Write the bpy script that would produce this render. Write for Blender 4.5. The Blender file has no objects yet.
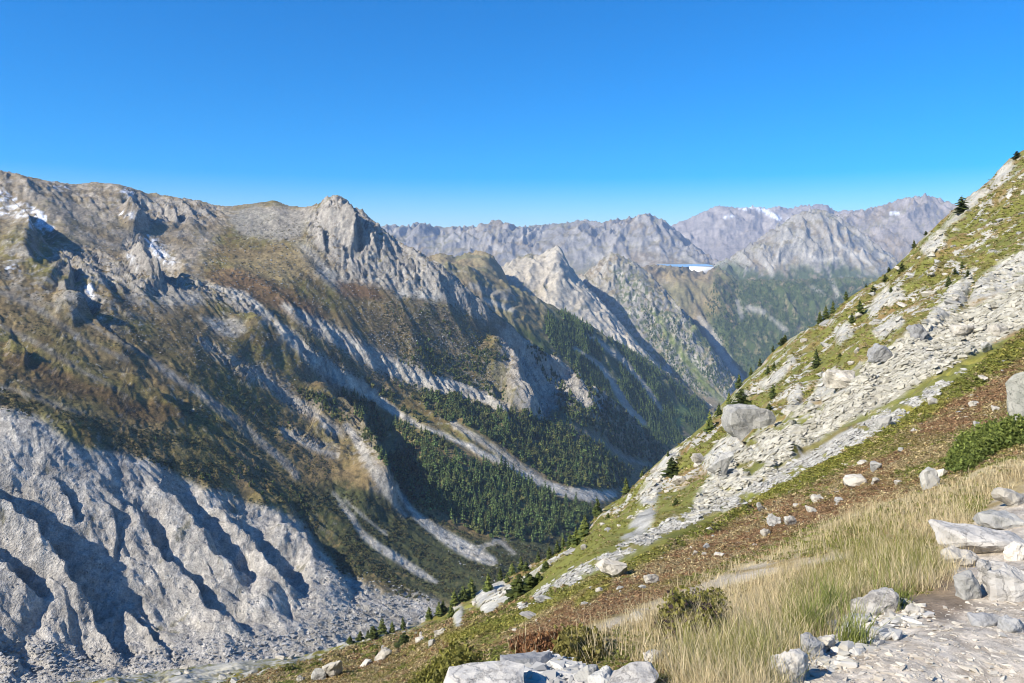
# Alpine valley seen from a hillside trail: real-scale terrain in metres, camera at the origin looking along +Y.
import bpy, math, random
import numpy as np
from mathutils import Vector

SC = bpy.context.scene
COL = SC.collection
rng = np.random.default_rng(7)
random.seed(7)
F = 740.0      # focal length in pixels of a 1024 wide frame
HZ = 258.0     # row of the true horizon
F32 = np.float32

# ------------------------------------------------------------------ numeric helpers
PERM = np.random.default_rng(3).permutation(4096).astype(np.int32)
ANG = np.random.default_rng(4).random(4096) * 2 * np.pi
GX, GY = np.cos(ANG).astype(F32), np.sin(ANG).astype(F32)

def perlin(x, y, seed=0):
    x = np.asarray(x, np.float64) + seed * 37.17; y = np.asarray(y, np.float64) + seed * 91.73
    xi = np.floor(x).astype(np.int64); yi = np.floor(y).astype(np.int64)
    fx = (x - xi).astype(F32); fy = (y - yi).astype(F32)
    def g(ix, iy, dx, dy):
        h = PERM[(ix + PERM[iy & 4095]) & 4095]
        return GX[h] * dx + GY[h] * dy
    u = fx * fx * fx * (fx * (fx * 6 - 15) + 10); v = fy * fy * fy * (fy * (fy * 6 - 15) + 10)
    a = g(xi, yi, fx, fy); b = g(xi + 1, yi, fx - 1, fy)
    c = g(xi, yi + 1, fx, fy - 1); d = g(xi + 1, yi + 1, fx - 1, fy - 1)
    return ((a + u * (b - a)) * (1 - v) + (c + u * (d - c)) * v) * 1.5

def fbm(x, y, oct=5, seed=0, gain=.5, lac=2.03):
    a, s, r = 1.0, 0.0, 0.0
    for i in range(oct):
        s = s + a * perlin(x, y, seed + i); r += a
        x = x * lac; y = y * lac; a *= gain
    return s / r * 1.4

def ridged(x, y, oct=5, seed=0, gain=.55, lac=2.07):
    a, s, r, w = 1.0, 0.0, 0.0, 1.0
    for i in range(oct):
        n = 1 - np.abs(perlin(x, y, seed + i)) * 1.6
        n = np.clip(n, 0, 1); n = n * n
        s = s + a * n * w; r += a
        w = np.clip(n * 1.6, 0, 1)
        x = x * lac; y = y * lac; a *= gain
    return s / r

def cell(x, y, seed=0):
    """Worley noise: distance to the nearest cell point, a random value per cell, edge distance."""
    xi = np.floor(x).astype(np.int64); yi = np.floor(y).astype(np.int64)
    d1 = np.full(np.shape(x), 9.0, F32); d2 = d1.copy(); val = np.zeros(np.shape(x), F32)
    for ox in (-1, 0, 1):
        for oy in (-1, 0, 1):
            h = PERM[(xi + ox + PERM[(yi + oy + seed * 131) & 4095]) & 4095]
            px = xi + ox + (h % 61) / 61.0; py = yi + oy + (h // 61) / 68.0
            d = np.hypot(px - x, py - y).astype(F32)
            m = d < d1
            d2 = np.where(m, d1, np.minimum(d2, d)); val = np.where(m, h / 4096.0, val); d1 = np.where(m, d, d1)
    return d1, val, d2 - d1

def sstep(x, a, b):
    t = np.clip((x - a) / (b - a), 0, 1); return t * t * (3 - 2 * t)

def lerp(a, b, t): return a + (b - a) * t

def gsmooth(a, sigma):
    if sigma <= 0: return a
    r = int(sigma * 3) + 1
    k = np.exp(-.5 * (np.arange(-r, r + 1) / sigma) ** 2); k /= k.sum()
    return np.convolve(np.pad(a, r, mode='edge'), k, mode='valid')

def pchip_slopes(x, y):
    h = np.diff(x); dl = np.diff(y) / h
    m = np.zeros_like(y)
    m[0], m[-1] = dl[0], dl[-1]
    for i in range(1, len(x) - 1):
        if dl[i - 1] * dl[i] > 0:
            w1, w2 = 2 * h[i] + h[i - 1], h[i] + 2 * h[i - 1]
            m[i] = (w1 + w2) / (w1 / dl[i - 1] + w2 / dl[i])
    return m

def pchip(x, y, q):
    m = pchip_slopes(x, y)
    i = np.clip(np.searchsorted(x, q) - 1, 0, len(x) - 2)
    h = x[i + 1] - x[i]; t = (q - x[i]) / h
    t2, t3 = t * t, t * t * t
    return (2*t3-3*t2+1)*y[i] + (t3-2*t2+t)*h*m[i] + (-2*t3+3*t2)*y[i+1] + (t3-t2)*h*m[i+1]

# ------------------------------------------------------------------ maps of ground cover (where each cover grows, as plan masks)
MX0, MY0, MW, MH = -200, 100, 1500, 760
_gx, _gy = np.meshgrid(np.arange(MW) + MX0 + .5, np.arange(MH) + MY0 + .5)

def poly_mask(pts, soft=2.0):
    m = np.zeros((MH, MW), bool); n = len(pts)
    j = n - 1
    for i in range(n):
        (xi, yi), (xj, yj) = pts[i], pts[j]
        if yi != yj:
            c = ((yi > _gy) != (yj > _gy)) & (_gx < (xj - xi) * (_gy - yi) / (yj - yi) + xi)
            m ^= c
        j = i
    return blur(m.astype(F32), soft)

def blur(m, s):
    if s <= 0: return m
    r = int(s * 2.5) + 1
    k = np.exp(-.5 * (np.arange(-r, r + 1) / s) ** 2); k /= k.sum()
    o = np.zeros_like(m)
    for i, w in enumerate(k): o += w * np.roll(m, i - r, 0)
    p = np.zeros_like(m)
    for i, w in enumerate(k): p += w * np.roll(o, i - r, 1)
    return p.astype(F32)

def line_mask(pts, soft=1.5):
    """pts: (px, row, half width)"""
    m = np.zeros((MH, MW), F32)
    for a, b in zip(pts[:-1], pts[1:]):
        w = max(a[2], b[2]) + 4
        x0 = int(max(0, min(a[0], b[0]) - w - MX0)); x1 = int(min(MW, max(a[0], b[0]) + w - MX0))
        y0 = int(max(0, min(a[1], b[1]) - w - MY0)); y1 = int(min(MH, max(a[1], b[1]) + w - MY0))
        if x1 <= x0 or y1 <= y0: continue
        X = _gx[y0:y1, x0:x1]; Y = _gy[y0:y1, x0:x1]
        dx, dy = b[0] - a[0], b[1] - a[1]
        t = np.clip(((X - a[0]) * dx + (Y - a[1]) * dy) / (dx * dx + dy * dy + 1e-9), 0, 1)
        d = np.hypot(X - a[0] - t * dx, Y - a[1] - t * dy)
        wd = a[2] + (b[2] - a[2]) * t
        m[y0:y1, x0:x1] = np.maximum(m[y0:y1, x0:x1], np.clip(wd - d + .5, 0, 1))
    return blur(m, soft)

def sample(m, px, row):
    x = np.clip(px - MX0 - .5, 0, MW - 1.01); y = np.clip(row - MY0 - .5, 0, MH - 1.01)
    xi = x.astype(int); yi = y.astype(int); fx = (x - xi).astype(F32); fy = (y - yi).astype(F32)
    return (m[yi, xi] * (1 - fx) + m[yi, xi + 1] * fx) * (1 - fy) + (m[yi + 1, xi] * (1 - fx) + m[yi + 1, xi + 1] * fx) * fy

# ------------------------------------------------------------------ blender helpers
def tag(o, label=None, cat=None, group=None, kind=None):
    if label: o['label'] = label
    if cat: o['category'] = cat
    if group: o['group'] = group
    if kind: o['kind'] = kind
    return o

def mesh_np(name, V, faces, mat, col=None, parent=None, smooth=False, extra=None):
    """faces: (n,3) or (n,4) array"""
    me = bpy.data.meshes.new(name)
    V = np.asarray(V, F32); faces = np.asarray(faces, np.int32); k = faces.shape[1]
    me.vertices.add(len(V)); me.vertices.foreach_set('co', V.ravel())
    me.loops.add(faces.size); me.loops.foreach_set('vertex_index', faces.ravel())
    me.polygons.add(len(faces))
    me.polygons.foreach_set('loop_start', np.arange(0, faces.size, k, dtype=np.int32))
    me.polygons.foreach_set('use_smooth', np.full(len(faces), smooth, bool))
    me.update(calc_edges=True)
    if col is not None:
        a = me.attributes.new('Col', 'FLOAT_COLOR', 'POINT')
        c = np.ones((len(V), 4), F32); c[:, :3] = col
        a.data.foreach_set('color', c.ravel())
    for kx, v in (extra or {}).items():
        a = me.attributes.new(kx, 'FLOAT', 'POINT'); a.data.foreach_set('value', np.asarray(v, F32).ravel())
    me.validate()
    o = bpy.data.objects.new(name, me)
    if mat: me.materials.append(mat)
    COL.objects.link(o)
    if parent: o.parent = parent
    return o

def empty(name, loc, rz=0):
    o = bpy.data.objects.new(name, None); o.empty_display_size = .2
    o.location = loc; o.rotation_euler.z = rz; COL.objects.link(o); return o

def grid_faces(nc, nr):
    i = np.arange(nc * nr).reshape(nc, nr)
    return np.stack([i[:-1, :-1], i[1:, :-1], i[1:, 1:], i[:-1, 1:]], -1).reshape(-1, 4)

# ------------------------------------------------------------------ materials
def ground_mat(name, scales, bump, var=.35, rough=.92, bumpdist=1.0, spec=.15):
    m = bpy.data.materials.new(name); m.use_nodes = True
    nt = m.node_tree; N = nt.nodes; L = nt.links
    p = N['Principled BSDF']; p.inputs['Roughness'].default_value = rough
    p.inputs['Specular IOR Level'].default_value = spec
    at = N.new('ShaderNodeAttribute'); at.attribute_name = 'Col'
    tc = N.new('ShaderNodeTexCoord')
    acc = None; hacc = None
    for i, s in enumerate(scales):
        nz = N.new('ShaderNodeTexNoise'); nz.inputs['Scale'].default_value = s
        nz.inputs['Detail'].default_value = 5; nz.inputs['Roughness'].default_value = .62
        L.new(tc.outputs['Object'], nz.inputs['Vector'])
        mr = N.new('ShaderNodeMapRange'); mr.inputs['From Min'].default_value = .28; mr.inputs['From Max'].default_value = .72
        mr.inputs['To Min'].default_value = 1 - var; mr.inputs['To Max'].default_value = 1 + var
        L.new(nz.outputs['Fac'], mr.inputs['Value'])
        if acc is None: acc = mr.outputs['Result']; hacc = nz.outputs['Fac']
        else:
            mu = N.new('ShaderNodeMath'); mu.operation = 'MULTIPLY'; L.new(acc, mu.inputs[0]); L.new(mr.outputs['Result'], mu.inputs[1]); acc = mu.outputs[0]
            ad = N.new('ShaderNodeMath'); ad.operation = 'ADD'; L.new(hacc, ad.inputs[0]); L.new(nz.outputs['Fac'], ad.inputs[1]); hacc = ad.outputs[0]
    vm = N.new('ShaderNodeVectorMath'); vm.operation = 'SCALE'
    L.new(at.outputs['Color'], vm.inputs[0]); L.new(acc, vm.inputs['Scale'])
    L.new(vm.outputs['Vector'], p.inputs['Base Color'])
    ra = N.new('ShaderNodeAttribute'); ra.attribute_name = 'rock'
    ms = N.new('ShaderNodeMath'); ms.operation = 'MULTIPLY_ADD'; ms.inputs[1].default_value = bump * .6; ms.inputs[2].default_value = bump * .4
    L.new(ra.outputs['Fac'], ms.inputs[0])
    b = N.new('ShaderNodeBump'); b.inputs['Distance'].default_value = bumpdist
    L.new(ms.outputs[0], b.inputs['Strength']); L.new(hacc, b.inputs['Height'])
    L.new(b.outputs['Normal'], p.inputs['Normal'])
    return m

def leaf_mat(name, rough=.7, trans=.25, var=.25, scale=3.0):
    m = bpy.data.materials.new(name); m.use_nodes = True
    nt = m.node_tree; N = nt.nodes; L = nt.links
    p = N['Principled BSDF']; p.inputs['Roughness'].default_value = rough; p.inputs['Specular IOR Level'].default_value = .2
    at = N.new('ShaderNodeAttribute'); at.attribute_name = 'Col'
    oi = N.new('ShaderNodeObjectInfo')
    mr = N.new('ShaderNodeMapRange'); mr.inputs['To Min'].default_value = 1 - var; mr.inputs['To Max'].default_value = 1 + var
    L.new(oi.outputs['Random'], mr.inputs['Value'])
    vm = N.new('ShaderNodeVectorMath'); vm.operation = 'SCALE'
    L.new(at.outputs['Color'], vm.inputs[0]); L.new(mr.outputs['Result'], vm.inputs['Scale'])
    L.new(vm.outputs['Vector'], p.inputs['Base Color'])
    if trans > 0:
        tr = N.new('ShaderNodeBsdfTranslucent'); L.new(vm.outputs['Vector'], tr.inputs['Color'])
        mx = N.new('ShaderNodeMixShader'); mx.inputs[0].default_value = trans
        L.new(p.outputs[0], mx.inputs[1]); L.new(tr.outputs[0], mx.inputs[2])
        L.new(mx.outputs[0], N['Material Output'].inputs['Surface'])
    return m

def rock_mat(name, c1, c2, c3, scale, bump=.5, dist=.1):
    m = bpy.data.materials.new(name); m.use_nodes = True
    nt = m.node_tree; N = nt.nodes; L = nt.links
    p = N['Principled BSDF']; p.inputs['Roughness'].default_value = .88; p.inputs['Specular IOR Level'].default_value = .2
    tc = N.new('ShaderNodeTexCoord'); oi = N.new('ShaderNodeObjectInfo')
    ad = N.new('ShaderNodeVectorMath'); ad.operation = 'ADD'
    L.new(tc.outputs['Object'], ad.inputs[0])
    sc = N.new('ShaderNodeVectorMath'); sc.operation = 'SCALE'; sc.inputs[0].default_value = (31, 17, 23)
    L.new(oi.outputs['Random'], sc.inputs['Scale']); L.new(sc.outputs[0], ad.inputs[1])
    n1 = N.new('ShaderNodeTexNoise'); n1.inputs['Scale'].default_value = scale; n1.inputs['Detail'].default_value = 8; n1.inputs['Roughness'].default_value = .65
    n2 = N.new('ShaderNodeTexNoise'); n2.inputs['Scale'].default_value = scale * 5; n2.inputs['Detail'].default_value = 6; n2.inputs['Roughness'].default_value = .7
    L.new(ad.outputs[0], n1.inputs['Vector']); L.new(ad.outputs[0], n2.inputs['Vector'])
    r = N.new('ShaderNodeValToRGB'); e = r.color_ramp.elements
    e[0].position = .36; e[0].color = (*c2, 1); e[1].position = .58; e[1].color = (*c1, 1)
    L.new(n1.outputs['Fac'], r.inputs['Fac'])
    r2 = N.new('ShaderNodeValToRGB'); e = r2.color_ramp.elements
    e[0].position = .53; e[0].color = (0, 0, 0, 1); e[1].position = .66; e[1].color = (1, 1, 1, 1)
    L.new(n2.outputs['Fac'], r2.inputs['Fac'])
    mx = N.new('ShaderNodeMixRGB'); mx.inputs['Color2'].default_value = (*c3, 1)
    mf = N.new('ShaderNodeMath'); mf.operation = 'MULTIPLY'; mf.inputs[1].default_value = .85
    L.new(r2.outputs['Color'], mf.inputs[0]); L.new(mf.outputs[0], mx.inputs['Fac']); L.new(r.outputs['Color'], mx.inputs['Color1'])
    wv = N.new('ShaderNodeVectorMath'); wv.operation = 'MULTIPLY_ADD'; wv.inputs[1].default_value = (1.3 / scale, 2.0 / scale, .6 / scale)
    L.new(n1.outputs['Color'], wv.inputs[0]); L.new(ad.outputs[0], wv.inputs[2])
    vo = N.new('ShaderNodeTexVoronoi'); vo.feature = 'DISTANCE_TO_EDGE'; vo.inputs['Scale'].default_value = scale * .75; L.new(wv.outputs[0], vo.inputs['Vector'])
    ck = N.new('ShaderNodeMapRange'); ck.inputs['From Max'].default_value = .022; ck.inputs['To Min'].default_value = .68; L.new(vo.outputs['Distance'], ck.inputs['Value'])
    cx = N.new('ShaderNodeVectorMath'); cx.operation = 'SCALE'; L.new(mx.outputs['Color'], cx.inputs[0]); L.new(ck.outputs['Result'], cx.inputs['Scale'])
    mr = N.new('ShaderNodeMapRange'); mr.inputs['To Min'].default_value = .82; mr.inputs['To Max'].default_value = 1.15
    L.new(oi.outputs['Random'], mr.inputs['Value'])
    vm = N.new('ShaderNodeVectorMath'); vm.operation = 'SCALE'; L.new(cx.outputs['Vector'], vm.inputs[0]); L.new(mr.outputs['Result'], vm.inputs['Scale'])
    L.new(vm.outputs['Vector'], p.inputs['Base Color'])
    sm = N.new('ShaderNodeMath'); sm.operation = 'MULTIPLY_ADD'; sm.inputs[1].default_value = .5
    L.new(n2.outputs['Fac'], sm.inputs[0]); L.new(ck.outputs['Result'], sm.inputs[2])
    b = N.new('ShaderNodeBump'); b.inputs['Strength'].default_value = bump; b.inputs['Distance'].default_value = dist
    L.new(sm.outputs[0], b.inputs['Height']); L.new(b.outputs['Normal'], p.inputs['Normal'])
    return m

def plain_mat(name, c, rough=.6, noise=0, scale=1.0):
    m = bpy.data.materials.new(name); m.use_nodes = True
    N = m.node_tree.nodes; L = m.node_tree.links
    p = N['Principled BSDF']; p.inputs['Base Color'].default_value = (*c, 1); p.inputs['Roughness'].default_value = rough
    nz = N.new('ShaderNodeTexNoise'); nz.inputs['Scale'].default_value = scale; nz.inputs['Detail'].default_value = 4
    tc = N.new('ShaderNodeTexCoord'); L.new(tc.outputs['Object'], nz.inputs['Vector'])
    r = N.new('ShaderNodeValToRGB'); e = r.color_ramp.elements
    e[0].position = .3; e[0].color = (*[v * (1 - noise) for v in c], 1); e[1].position = .7; e[1].color = (*[v * (1 + noise) for v in c], 1)
    L.new(nz.outputs['Fac'], r.inputs['Fac']); L.new(r.outputs['Color'], p.inputs['Base Color'])
    return m

# ------------------------------------------------------------------ terrain sheets
LAYERS = {}

class Layer:
    """A height field lofted over contour lines (px, row, distance), each line being a row of surveyed points."""
    def __init__(s, name, px0, px1, step, lines, smooth, nrows, fine=1100, rowmax=720, rowmin=120):
        s.name = name; s.px = np.arange(px0, px1 + .01, step); s.nc = len(s.px); s.nrows = nrows
        LD, RW = [], []
        for ln, sg in zip(lines, smooth):
            a = np.array(ln, float)
            LD.append(gsmooth(np.interp(s.px, a[:, 0], np.log(a[:, 2])), max(sg, 3) / step))
            RW.append(gsmooth(np.interp(s.px, a[:, 0], a[:, 1]), sg / step))
        LD = np.array(LD); RW = np.array(RW)
        for k in range(1, len(LD)): LD[k] = np.maximum(LD[k], LD[k - 1] + .012)
        s.ridge_ld = None
        t = np.linspace(0, 1, fine)
        s.ld = LD[0][:, None] + (LD[-1] - LD[0])[:, None] * t[None]
        s.row = np.stack([pchip(LD[:, i], RW[:, i], s.ld[i]) for i in range(s.nc)])
        s.LD, s.RW = LD, RW
        s.rowmax, s.rowmin = rowmax, rowmin
        s.update(s.row)
    def update(s, row):
        s.row = row; s.y = np.exp(s.ld); s.x = (s.px[:, None] - 512) / F * s.y; s.z = (HZ - row) / F * s.y
        s.P = np.broadcast_to(s.px[:, None], s.row.shape)
    def add_z(s, dz): s.update(HZ - F * (s.z + dz) / s.y)
    def skyline(s, pts, foot, k, smooth=3.0, part=1.0):
        """raise or lower the crest so its height profile follows the surveyed one"""
        a = np.array(pts, float); tgt = np.interp(s.px, a[:, 0], a[:, 1])
        top = s.row.min(1)
        d = gsmooth(tgt - top, smooth)
        w = sstep((s.ld - s.LD[foot][:, None]) / (s.LD[k] - s.LD[foot])[:, None], 0, 1)
        s.update(s.row + part * d[:, None] * w)
    def resample(s):
        dr = np.abs(np.diff(np.clip(s.row, s.rowmin, s.rowmax), axis=1))
        # rows hidden behind a nearer crest get fewer samples
        runmin = np.minimum.accumulate(s.row, 1)
        hid = (s.row[:, 1:] > runmin[:, 1:] + 6)
        dr = dr * np.where(hid, .25, 1.0)
        dl = np.diff(s.ld, axis=1)
        arc = np.concatenate([np.zeros((s.nc, 1)), np.cumsum(dr + dl * 22, 1)], 1)
        k = 9; ar = np.apply_along_axis(lambda c: gsmooth(c, 3), 0, arc / arc[:, -1:])
        q = np.linspace(0, 1, s.nrows)
        ld = np.empty((s.nc, s.nrows)); rw = np.empty_like(ld)
        for i in range(s.nc):
            ld[i] = np.interp(q, ar[i], s.ld[i]); rw[i] = np.interp(ld[i], s.ld[i], s.row[i])
        s.ld = ld; s.update(rw)
    def normals(s):
        def dif(a, ax): return np.gradient(a, axis=ax)
        ax_, ay_, az_ = dif(s.x, 0), dif(s.y, 0), dif(s.z, 0)
        bx_, by_, bz_ = dif(s.x, 1), dif(s.y, 1), dif(s.z, 1)
        nx = ay_ * bz_ - az_ * by_; ny = az_ * bx_ - ax_ * bz_; nz = ax_ * by_ - ay_ * bx_
        l = np.sqrt(nx**2 + ny**2 + nz**2) + 1e-9; sg = np.sign(nz) / l
        s.nz = nz * sg; s.nx = nx * sg; s.ny = ny * sg
    def build(s, objname, mat, col, rock, label, cat='mountain'):
        V = np.stack([s.x, s.y, s.z], -1).reshape(-1, 3)
        o = mesh_np(objname, V, grid_faces(s.nc, s.nrows), mat, col.reshape(-1, 3), smooth=True, extra={'rock': rock})
        tag(o, label, cat, kind='structure'); LAYERS[s.name] = s
        return o
    def cast(s, px, row):
        """world points of the first surface met along the lines of sight through (px,row)"""
        px = np.atleast_1d(px).astype(float); row = np.atleast_1d(row).astype(float)
        st = s.px[1] - s.px[0]
        i = np.clip(np.round((px - s.px[0]) / st).astype(int), 0, s.nc - 1)
        R = s.row[i]; hit = R <= row[:, None]
        j = np.argmax(hit, 1); ok = hit.any(1) & (j > 0)
        j = np.clip(j, 1, s.nrows - 1); n = np.arange(len(j))
        r0, r1 = R[n, j - 1], R[n, j]
        t = np.clip((r0 - row) / np.where(np.abs(r0 - r1) < 1e-9, 1, r0 - r1), 0, 1)
        ld = s.ld[i]; d = np.exp(ld[n, j - 1] + t * (ld[n, j] - ld[n, j - 1]))
        return np.stack([(px - 512) / F * d, d, (HZ - row) / F * d], -1), ok
    def ground(s, x, y):
        """ground height at plan positions"""
        x = np.atleast_1d(np.asarray(x, float)); y = np.atleast_1d(np.asarray(y, float))
        px = x / y * F + 512; st = s.px[1] - s.px[0]
        i = np.clip(np.round((px - s.px[0]) / st).astype(int), 0, s.nc - 1)
        out = np.empty(len(x))
        ly = np.log(y)
        for n in range(len(x)): out[n] = np.interp(ly[n], s.ld[i[n]], s.z[i[n]])
        return out

def saws(L, lst):
    """sharp-crested ribs: long face on the left, short steep face and a runnel on the right"""
    dz = np.zeros(L.row.shape)
    for pts, h, wl, wr in lst:
        a = np.array(pts, float)
        ci_ = int(np.clip((a[:, 0].mean() - L.px[0]) / (L.px[1] - L.px[0]), 0, L.nc - 1)); a[:, 1] += .75 * h * F / L.y[ci_, np.argmin(np.abs(L.row[ci_] - a[:, 1].mean()))]
        x0, x1 = a[:, 0].min() - wl - 20, a[:, 0].max() + wr + 20
        ci = np.where((L.px >= x0) & (L.px <= x1))[0]
        if len(ci) == 0: continue
        sl = slice(ci[0], ci[-1] + 1)
        P = L.P[sl]; R = L.row[sl]
        jx = fbm(P / 34, R / 34, 3, 55) * min(9, wr * .5)
        P = P + jx; R = R - jx * .4
        best = np.full(P.shape, 1e9); sd = np.zeros(P.shape); tt = np.zeros(P.shape)
        n = len(a) - 1
        for k in range(n):
            d = a[k + 1] - a[k]; l2 = d @ d
            t = ((P - a[k, 0]) * d[0] + (R - a[k, 1]) * d[1]) / l2
            tc = np.clip(t, 0, 1)
            qx, qy = P - a[k, 0] - tc * d[0], R - a[k, 1] - tc * d[1]
            dist = np.hypot(qx, qy); m = dist < best
            sgn = np.sign(qx * (-d[1]) + qy * d[0])      # + on the upper-right side of a line running down-right
            best = np.where(m, dist, best); sd = np.where(m, -sgn * dist, sd); tt = np.where(m, (k + tc) / n, tt)
        left = np.clip(1 + sd / wl, 0, 1) ** 1.5
        e = .32
        q = sd / wr
        right = np.where(q < e, 1 - 1.75 * sstep(q, 0, e) , -.75 * (1 - sstep(q, e, 1)))
        prof = np.where(sd < 0, left, right)
        taper = sstep(tt, 0, .34) * (1 - sstep(tt, .8, 1))
        hit = best < max(wl, wr) * 1.05
        dz[sl] += np.where(hit, h * prof * taper, 0)
    return dz

# ------------------------------------------------------------------ albedos (linear)
def C(*v): return np.array(v, F32)
ROCK = C(.345, .322, .285); ROCKD = C(.25, .235, .215); PALE = C(.48, .45, .385); SCREE = C(.37, .345, .295)
HEATH = C(.132, .076, .036); BROWN = C(.175, .128, .058); OLIVE = C(.142, .126, .036); GREEN = C(.085, .105, .025)
TAN = C(.40, .31, .15); DUST = C(.50, .45, .37); SHRUB = C(.035, .045, .018); CONIF = C(.038, .058, .014)
SNOW = C(.66, .69, .74)

def mixc(col, c, m): return col + (np.asarray(c, F32) - col) * np.asarray(m, F32)[..., None]

# ================================================================== 1. the opposite mountainside with the valley floor
def build_massif():
    A = [(-160,760,400),(0,735,480),(200,690,580),(390,640,760),(480,600,880),(600,525,1330),(676,500,1900),(760,520,2200)]
    P1 = [(-160,700,500),(0,674,590),(130,652,660),(250,617,735),(330,597,815),(400,562,960),(450,533,1100),(520,502,1310),(600,480,1570),(640,462,2050),(676,462,2300),(760,470,2600)]
    P2 = [(-160,395,790),(0,408,815),(80,432,845),(160,462,885),(240,492,925),(300,507,965),(350,510,1030),(400,478,1180),(450,462,1320),(520,452,1520),(600,446,1800),(640,446,2180),(676,459,2380),(760,468,2700)]
    P3 = [(-160,315,990),(0,330,1000),(100,352,1040),(200,388,1100),(300,424,1230),(380,418,1450),(450,390,1640),(520,392,1800),(580,402,1950),(620,418,2120),(640,436,2240),(676,457,2420),(760,467,2740)]
    P4 = [(-160,235,1180),(0,258,1180),(60,272,1210),(150,287,1330),(220,294,1440),(300,305,1560),(360,325,1640),(420,338,1720),(480,352,1830),(530,366,1960),(580,388,2080),(620,412,2230),(640,432,2300),(676,455,2450),(760,466,2760)]
    P5 = [(-160,200,1400),(0,225,1400),(60,238,1450),(120,250,1530),(180,252,1650),(250,246,1780),(300,248,1800),(340,262,1800),(380,280,1800),(430,300,1830),(480,326,1900),(530,355,2030),(580,382,2130),(620,409,2280),(640,429,2360),(676,453,2480),(760,465,2780)]
    SK = [(-160,150,1640),(0,170,1700),(20,174,1720),(40,179,1760),(75,184,1850),(95,182,1880),(120,184,1900),(150,193,1950),(200,200,2040),(215,205,2060),(230,206,2100),(262,202,2150),(275,200,2150),(290,206,2100),(305,207,2060),(318,203,2020),(326,197,2000),(335,194,1980),(343,197,1980),(352,204,1980),(365,213,1980),(380,225,1980),(398,241,1980),(415,248,1970),(430,258,1950),(445,266,1950),(460,281,1950),(475,294,1960),(490,308,1970),(512,326,2010),(530,341,2060),(560,360,2110),(600,388,2220),(625,410,2320),(640,425,2420),(655,439,2460),(676,452,2500),(760,464,2800)]
    B1 = [(p, r + 28, d * 1.12) for p, r, d in SK]; B2 = [(p, r + 190, d * 1.5) for p, r, d in SK]
    L = Layer('massif', -150, 676, 1.25, [A, P1, P2, P3, P4, P5, SK, B1, B2], [25, 18, 14, 14, 14, 12, 2.5, 6, 20], 560)
    s = .6 * L.x + .8 * L.y; t = .8 * L.x - .6 * L.y
    wx = fbm(L.x / 240, L.y / 240, 3, 11) * 45; s = s + wx
    # runnels and spurs that follow the fall of the slope
    up = sstep((L.ld - L.LD[1][:, None]) / (L.LD[2] - L.LD[1])[:, None], .1, .9)
    g1 = ridged(s / 190, t / 900, 3, 21); g2 = ridged(s / 62, t / 330, 4, 31)
    slab = sample(poly_mask(SLABS, 6), L.P, L.row)
    ws = fbm(L.x / 130, L.y / 130, 3, 23) * 24
    ss, ts = .22 * L.x + .97 * L.y + ws, .97 * L.x - .22 * L.y
    g1 = lerp(g1, ridged(ss / 120, ts / 520, 3, 25), slab); g2 = lerp(g2, ridged(ss / 46, ts / 260, 3, 35), slab)
    crag = np.clip(sample(CRAG, L.P, L.row) + .15, 0, 1)
    calm = (1 - .75 * sample(CALM, L.P, L.row) * (1 - crag)) * (1 - .72 * sample(GRAZE, L.P, L.row) * (1 - .7 * crag))
    L.add_z(up * calm * ((g1 - .45) * 17 * (1 - .45 * slab) + (g2 - .4) * (4 + 8 * crag) * (1 - .9 * slab)))
    L.add_z(saws(L, SAWS))
    s2 = .6 * L.x + .8 * L.y; t2 = .8 * L.x - .6 * L.y
    w2 = fbm(L.x / 50, L.y / 50, 3, 17) * 14
    st = (s2 + w2)
    r1 = ridged(st / 34, (t2 + L.z) / 150, 4, 41); r2 = ridged(st / 13, (t2 + L.z) / 40, 4, 47)
    r1 = lerp(r1, ridged(ss / 26, ts / 130, 4, 45), slab); r2 = lerp(r2, ridged(ss / 9, ts / 44, 4, 46), slab)
    _, cv, ce = cell(st / 12, (t2 + 1.4 * L.z) / 24, 5); _, cv3, _ = cell(st / 5, (t2 + 1.2 * L.z) / 9, 8)
    big = crag * (1 - slab)
    pk = sample(PEAK, L.P, L.row)
    w3 = fbm(L.x / 40, L.y / 40, 3, 19) * 12
    r1p = ridged((L.x + .25 * L.y + w3) / 24, (L.y + .8 * L.z) / 150, 4, 43); r1 = lerp(r1, r1p, pk); r2 = lerp(r2, ridged((L.x + .2 * L.y) / 10, (L.y + L.z) / 50, 3, 49), pk)
    _, cv4, _ = cell((L.x + w3) / 3.2, (L.y + 1.3 * L.z) / 5, 18)
    L.add_z(calm * (r1 - .4) * (1.6 + 12 * big + 1.0 * slab) * np.clip(up + .1, 0, 1) + calm * (r2 - .4) * (1.0 + 5.5 * big + 1.0 * slab) + (cv - .5) * (.6 + 7 * big + .5 * slab) + (cv3 - .5) * (.7 + 4.2 * big + .4 * slab) + (cv4 - .5) * (.6 + 2.4 * big + .6 * slab))
    crk = sstep(ridged((ss + .25 * ts) / 46, ts / 130, 3, 63), .5, .75)
    L.add_z(fbm(L.x / 16, L.y / 16, 5, 61) * (1.6 + 1.6 * crag) + slab * (fbm(ss / 30, ts / 60, 3, 67) * 5 - 3.0 * crk))
    L.skyline([(p, r) for p, r, d in SK], 3, 6, 5.0, part=sstep(L.px, -40, 0)[:, None] * 1.0 * np.ones_like(L.row)[:, :1])
    L.resample(); L.normals()
    P, R = L.P, L.row
    j1 = fbm(L.x / 45, L.y / 45 + L.z / 30, 5, 71); j2 = fbm(L.x / 14, L.y / 14, 4, 77)
    PX = P + j1 * 7 + j2 * 3; RX = R + j1 * 5 + j2 * 2.5
    steep = 1 - L.nz
    n1 = fbm(L.x / 130, L.y / 130, 5, 81); n2 = fbm(L.x / 40 + 9, L.y / 40, 5, 85); n3 = fbm(L.x / 11, L.y / 11, 4, 88)
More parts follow.
